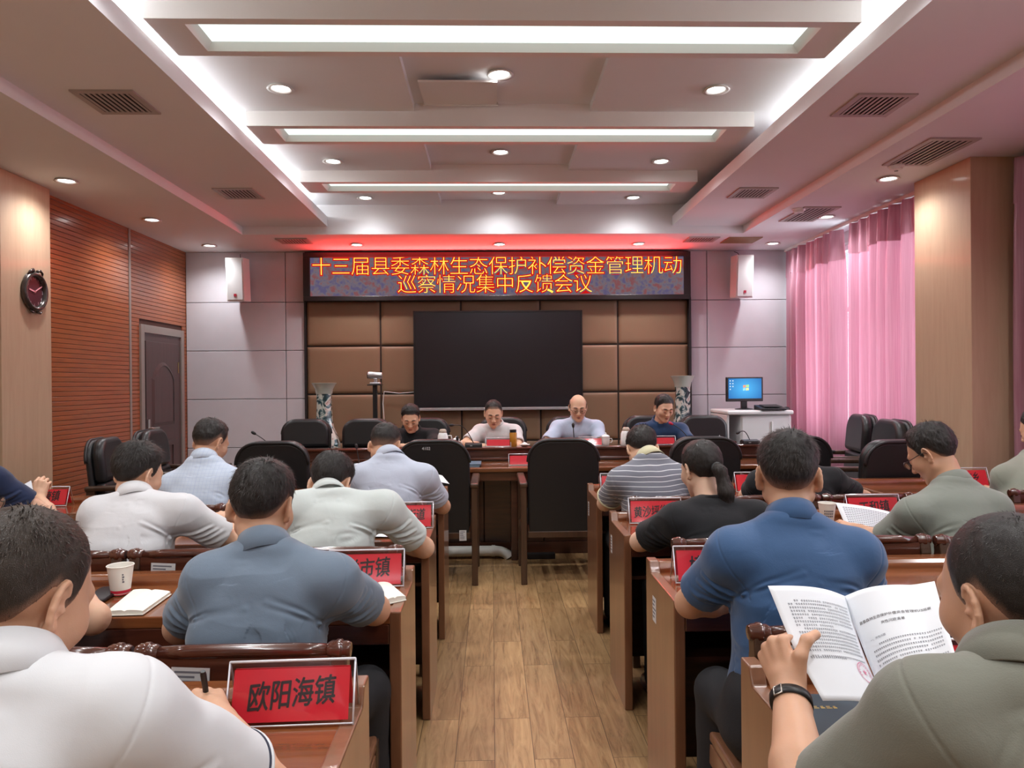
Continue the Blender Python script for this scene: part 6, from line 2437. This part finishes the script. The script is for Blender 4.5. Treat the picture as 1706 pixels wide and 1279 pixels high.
def sheet(pts, z, label, lines=0, name='paper_sheet', lift=None):
    c = sum(pts, Vector()) / len(pts)
    t = thing(name, label, 'paper', (c.x, c.y, z))
    pa, pb, pc, pd = pts
    P = []
    for i in range(9):
        s = i / 8
        row = []
        for j in range(9):
            u_ = j / 8
            q = pa.lerp(pb, s).lerp(pd.lerp(pc, s), u_)
            hz = .002 + .003 * math.sin(3 * s + 2 * u_) ** 2
            if lift:
                hz += lift * (s if lift > 0 else 0) ** 2
            row.append(Vector((q.x - c.x, q.y - c.y, hz)))
        P.append(row)
    MB().grid(P).build('sheet', M_paper, t, smooth='all', solid=.001)
    if lines:
        m = MB()
        r = random.Random(len(label))
        for k in range(lines):
            u_ = .12 + .78 * k / lines
            e_ = r.uniform(.80, .93)
            a_, b_ = pa.lerp(pd, u_), pb.lerp(pc, u_)
            a2, b2 = pa.lerp(pd, u_ + .35 / lines), pb.lerp(pc, u_ + .35 / lines)
            for s in range(20):
                s0, s1 = .08 + (e_ - .08) * s / 20, .08 + (e_ - .08) * (s + .7) / 20
                hz = .0040 + .003 * math.sin(3 * s0 + 2 * u_) ** 2
                m.add([tuple(Vector((q.x - c.x, q.y - c.y, hz))) for q in (a_.lerp(b_, s0), a_.lerp(b_, s1), a2.lerp(b2, s1), a2.lerp(b2, s0))], [(0, 1, 2, 3)])
        m.build('print', M_print, t)
    return t


def held(pts, label, lines):
    c = sum(pts, Vector()) / 4
    t = thing('paper_sheet', label, 'paper', tuple(c))
    a_, b_, c2, d_ = pts
    nrm = (b_ - a_).cross(d_ - a_).normalized()
    if nrm.y > 0:
        nrm = -nrm
    f = lambda u, v: a_.lerp(b_, u).lerp(d_.lerp(c2, u), v) + nrm * (.012 * math.sin(PI * u)) - c
    MB().grid([[f(i / 10, j / 10) for j in range(11)] for i in range(11)]).build('sheet', M_paper, t, smooth='all', solid=.0008)
    m = MB()
    for k in range(lines):
        v = .12 + .8 * k / lines
        for q in range(22):
            u = .08 + .84 * q / 22
            m.add([tuple(f(*w_) + nrm * .001) for w_ in ((u, v), (u + .03, v), (u + .03, v + .3 / lines), (u, v + .3 / lines))], [(0, 1, 2, 3)])
    if lines:
        q = m.build('print', M_print, t)
        q['kind'] = 'stuff'
    return t


held([W(1392, 837, 3.41), W(1502, 858, 3.38), W(1492, 897, 3.22), W(1416, 892, 3.24)], 'white printed sheets tilted up in front of the person with glasses', 14)
sheet([F_(1180, 1006), F_(1240, 1008), F_(1244, 985), F_(1196, 985)], z1, 'white sheet half under the left arm of the blue polo')
held([W(698, 791, 4.32), W(737, 792, 4.30), W(749, 806, 4.16), W(708, 806, 4.18)], 'white sheet corner beside the plain pale blue sleeve', 0)
sheet([F_(600, 896), F_(660, 896), F_(655, 878), F_(605, 878)], z1, 'white sheet seen under the mint-shirted arm')
sheet([F_(330, 900), F_(390, 905), F_(385, 875), F_(340, 872)], z1, 'white sheet at the right hand of the white-shirted man in the second row')
sheet([F_(1655, 828), F_(1730, 830), F_(1735, 808), F_(1668, 806)], z1, 'white sheet on the desk at the right edge under the sage sleeve')
# hand-held sheet at the left edge
t = thing('paper_sheet', 'white sheet held up at the left edge beside the navy sleeve', 'paper', tuple(W(42, 818, 3.66)))
a_ = [W(30, 812, 3.66), W(52, 800, 3.70), W(58, 832, 3.66), W(36, 838, 3.62)]
c_ = W(42, 818, 3.66)
MB().grid([[a_[0] - c_, a_[1] - c_], [a_[3] - c_, a_[2] - c_]]).build('sheet', M_paper, t, solid=.001)

# pen in the hand of the nearest person at left
def pen_between(a, b, label, gold=True):
    t = thing('pen', label, 'pen', tuple(a))
    d = b - a
    L = d.length
    MB().tube([Vector((0, 0, 0)), d * .12, d * .56], [.0012, .0042, .0048], 12).build('barrel', M_black, t, smooth=True)
    MB().tube([d * .56, d * .66], [.0050, .0050], 12).build('gold_ring', M_gold, t, smooth=True)
    MB().tube([d * .66, d * .95, d * 1.0], [.0054, .0058, .0045], 12).build('cap', M_black, t, smooth=True)
    return t


if 'L4' in HANDS:
    pen_between(W(352, 1215, 1.45), W(338, 1118, 1.40), 'black pen with gold ring in the hand of the nearest person at left')

# open booklet read by the nearest person at right
def reading_sheet():
    o = W(1440, 1080, 1.36)
    t = thing('printed_booklet', 'open printed sheets with a red round stamp held up by the person in olive', 'papers', tuple(o))
    # corner points of the two pages (left page: outer top, fold top, fold bottom, outer bottom)
    A, B, C, D = W(1277, 977, 1.38), W(1405, 994, 1.49), W(1478, 1182, 1.32), W(1369, 1168, 1.258)
    D2 = W(1395, 1174, 1.28)
    E_, F2 = W(1557, 968, 1.40), W(1600, 1120, 1.24)

    def left(u, v):          # u 0 at the outer edge, 1 at the fold; v 0 at the top
        p = A.lerp(B, u).lerp(D.lerp(C, u), v)
        return p + nL * (.018 * math.sin(PI * u) ** 1.0 + .004 * math.sin(5 * v + 2))

    def right(u, v):         # u 0 at the fold
        p = B.lerp(E_, u).lerp(C.lerp(F2, u), v)
        return p + nR * (.022 * math.sin(PI * min(1, u * 1.3)) + .003 * math.sin(4 * v))
    nL = (B - A).cross(D - A).normalized()
    nR = (E_ - B).cross(C - B).normalized()
    if nL.y > 0:
        nL = -nL
    if nR.y > 0:
        nR = -nR
    for nm, fn in (('left_page', left), ('right_page', right)):
        n = 20
        MB().grid([[fn(i / n, j / n) - o for j in range(n + 1)] for i in range(n + 1)]).build(nm.replace('left_', '').replace('right_', ''), M_paper, t, smooth='all', solid=.0006)

    def mapped(mesh, fn, nn):
        mesh.vertices.foreach_get  # keep 2-D text in page space, then lay it on the curved page
        for v in mesh.vertices:
            p = fn(min(1, max(0, v.co.x)), min(1, max(0, v.co.y)))
            v.co = p + nn * .0012 - o
        return mesh
    ar = .21 / .297
    def put(body, size, x, y, fn, nn, mat, nm):
        me = text_data(body, size)
        me.transform(Matrix.Translation((x, y, 0)) @ Matrix.Diagonal((1, -ar, 1, 1)))
        mapped(me, fn, nn)
        me.materials.clear()
        me.materials.append(mat)
        q = bpy.data.objects.new(nm, me)
        COL.objects.link(q)
        q.parent = t
    put('县委森林生态保护补偿资金管理机动巡察', .0455, .48, .30, right, nR, M_ink, 'title')
    put('共性问题清单', .0455, .46, .365, right, nR, M_ink, 'title')
    put('一、共性问题', .034, .23, .475, right, nR, M_print, 'title')
    r = random.Random(12)
    for fn, nn, y0, rows, dy, indent in ((left, nL, .13, 17, .031, {0, 8}), (right, nR, .525, 13, .040, {0, 6})):
        m = MB()
        for k in range(rows):
            y = y0 + dy * k
            if fn is left and k == rows - 2:
                y += .02
            x = .12 + (.07 if k in indent else 0)
            end = .93 if (k + 1) not in indent and k != rows - 1 else .55
            while x < end:
                w_ = .0215
                if r.random() > .06:
                    hh_ = .0175 * r.uniform(.75, 1.0)
                    for (a0, a1, b0, b1) in ((0, .9, .0, .26), (.05, .85, .42, .60), (.1, .8, .78, 1.0)):
                        m.add([tuple(fn(x + w_ * q[0] * .85, y + hh_ * q[1]) + nn * .0012 - o) for q in ((a0, b0), (a1, b0), (a1, b1), (a0, b1))], [(0, 1, 2, 3)])
                x += .0262
        q = m.build('printed_lines', M_print, t)
        q['kind'] = 'stuff'
    # round stamp with a star on the left page
    m = MB()
    cx, cy, R0 = .80, .725, .125
    def pt(a, rr):
        return fn_l(cx + rr * math.cos(a), cy + rr * math.sin(a) * ar)
    fn_l = lambda u, v: left(min(1, u), min(1, v)) + nL * .0016 - o
    n = 48
    for k in range(n):
        a0, a1 = 2 * PI * k / n, 2 * PI * (k + 1) / n
        m.add([tuple(pt(a0, R0)), tuple(pt(a1, R0)), tuple(pt(a1, R0 * .92)), tuple(pt(a0, R0 * .92))], [(0, 1, 2, 3)])
    st = [pt(-PI / 2 + k * PI / 5, R0 * (.36 if k % 2 == 0 else .15)) for k in range(10)]
    m.add([tuple(p) for p in st], [tuple(range(10))])
    for k in range(12):
        a0 = R_(150 + 20 * k)
        for (da, r0, r1) in ((0, .66, .84), (.10, .66, .84), (.05, .72, .78)):
            m.add([tuple(pt(a0 + da, R0 * r0)), tuple(pt(a0 + da + .05, R0 * r0)), tuple(pt(a0 + da + .05, R0 * r1)), tuple(pt(a0 + da, R0 * r1))], [(0, 1, 2, 3)])
    m.build('round_stamp', M_stamp, t)


reading_sheet()
t = thing('folder', 'dark blue-grey folder with gold print on the right near desk', 'folder', (.70, 1.37, TZ + .001), R_(-3))
a_ = rounded(-.11, .16, -.13, .12, .018, 5)
MB().prism(a_, 'z', 0, .018).build('cover', M_bluegrey, t, bevel=.004, seg=3)
gp_ = MB()
for k, (dx, dw) in enumerate(((-.062, .010), (-.048, .008), (-.037, .011), (-.023, .007), (.045, .009), (.058, .010), (.071, .007))):
    gp_.box(dx, dx + dw, .050, .053 + .002 * (k % 2), .018, .0184)
    gp_.box(dx + .001, dx + dw * .8, .057, .060, .018, .0184)
gp_.build('gold_print', M_gold, t)
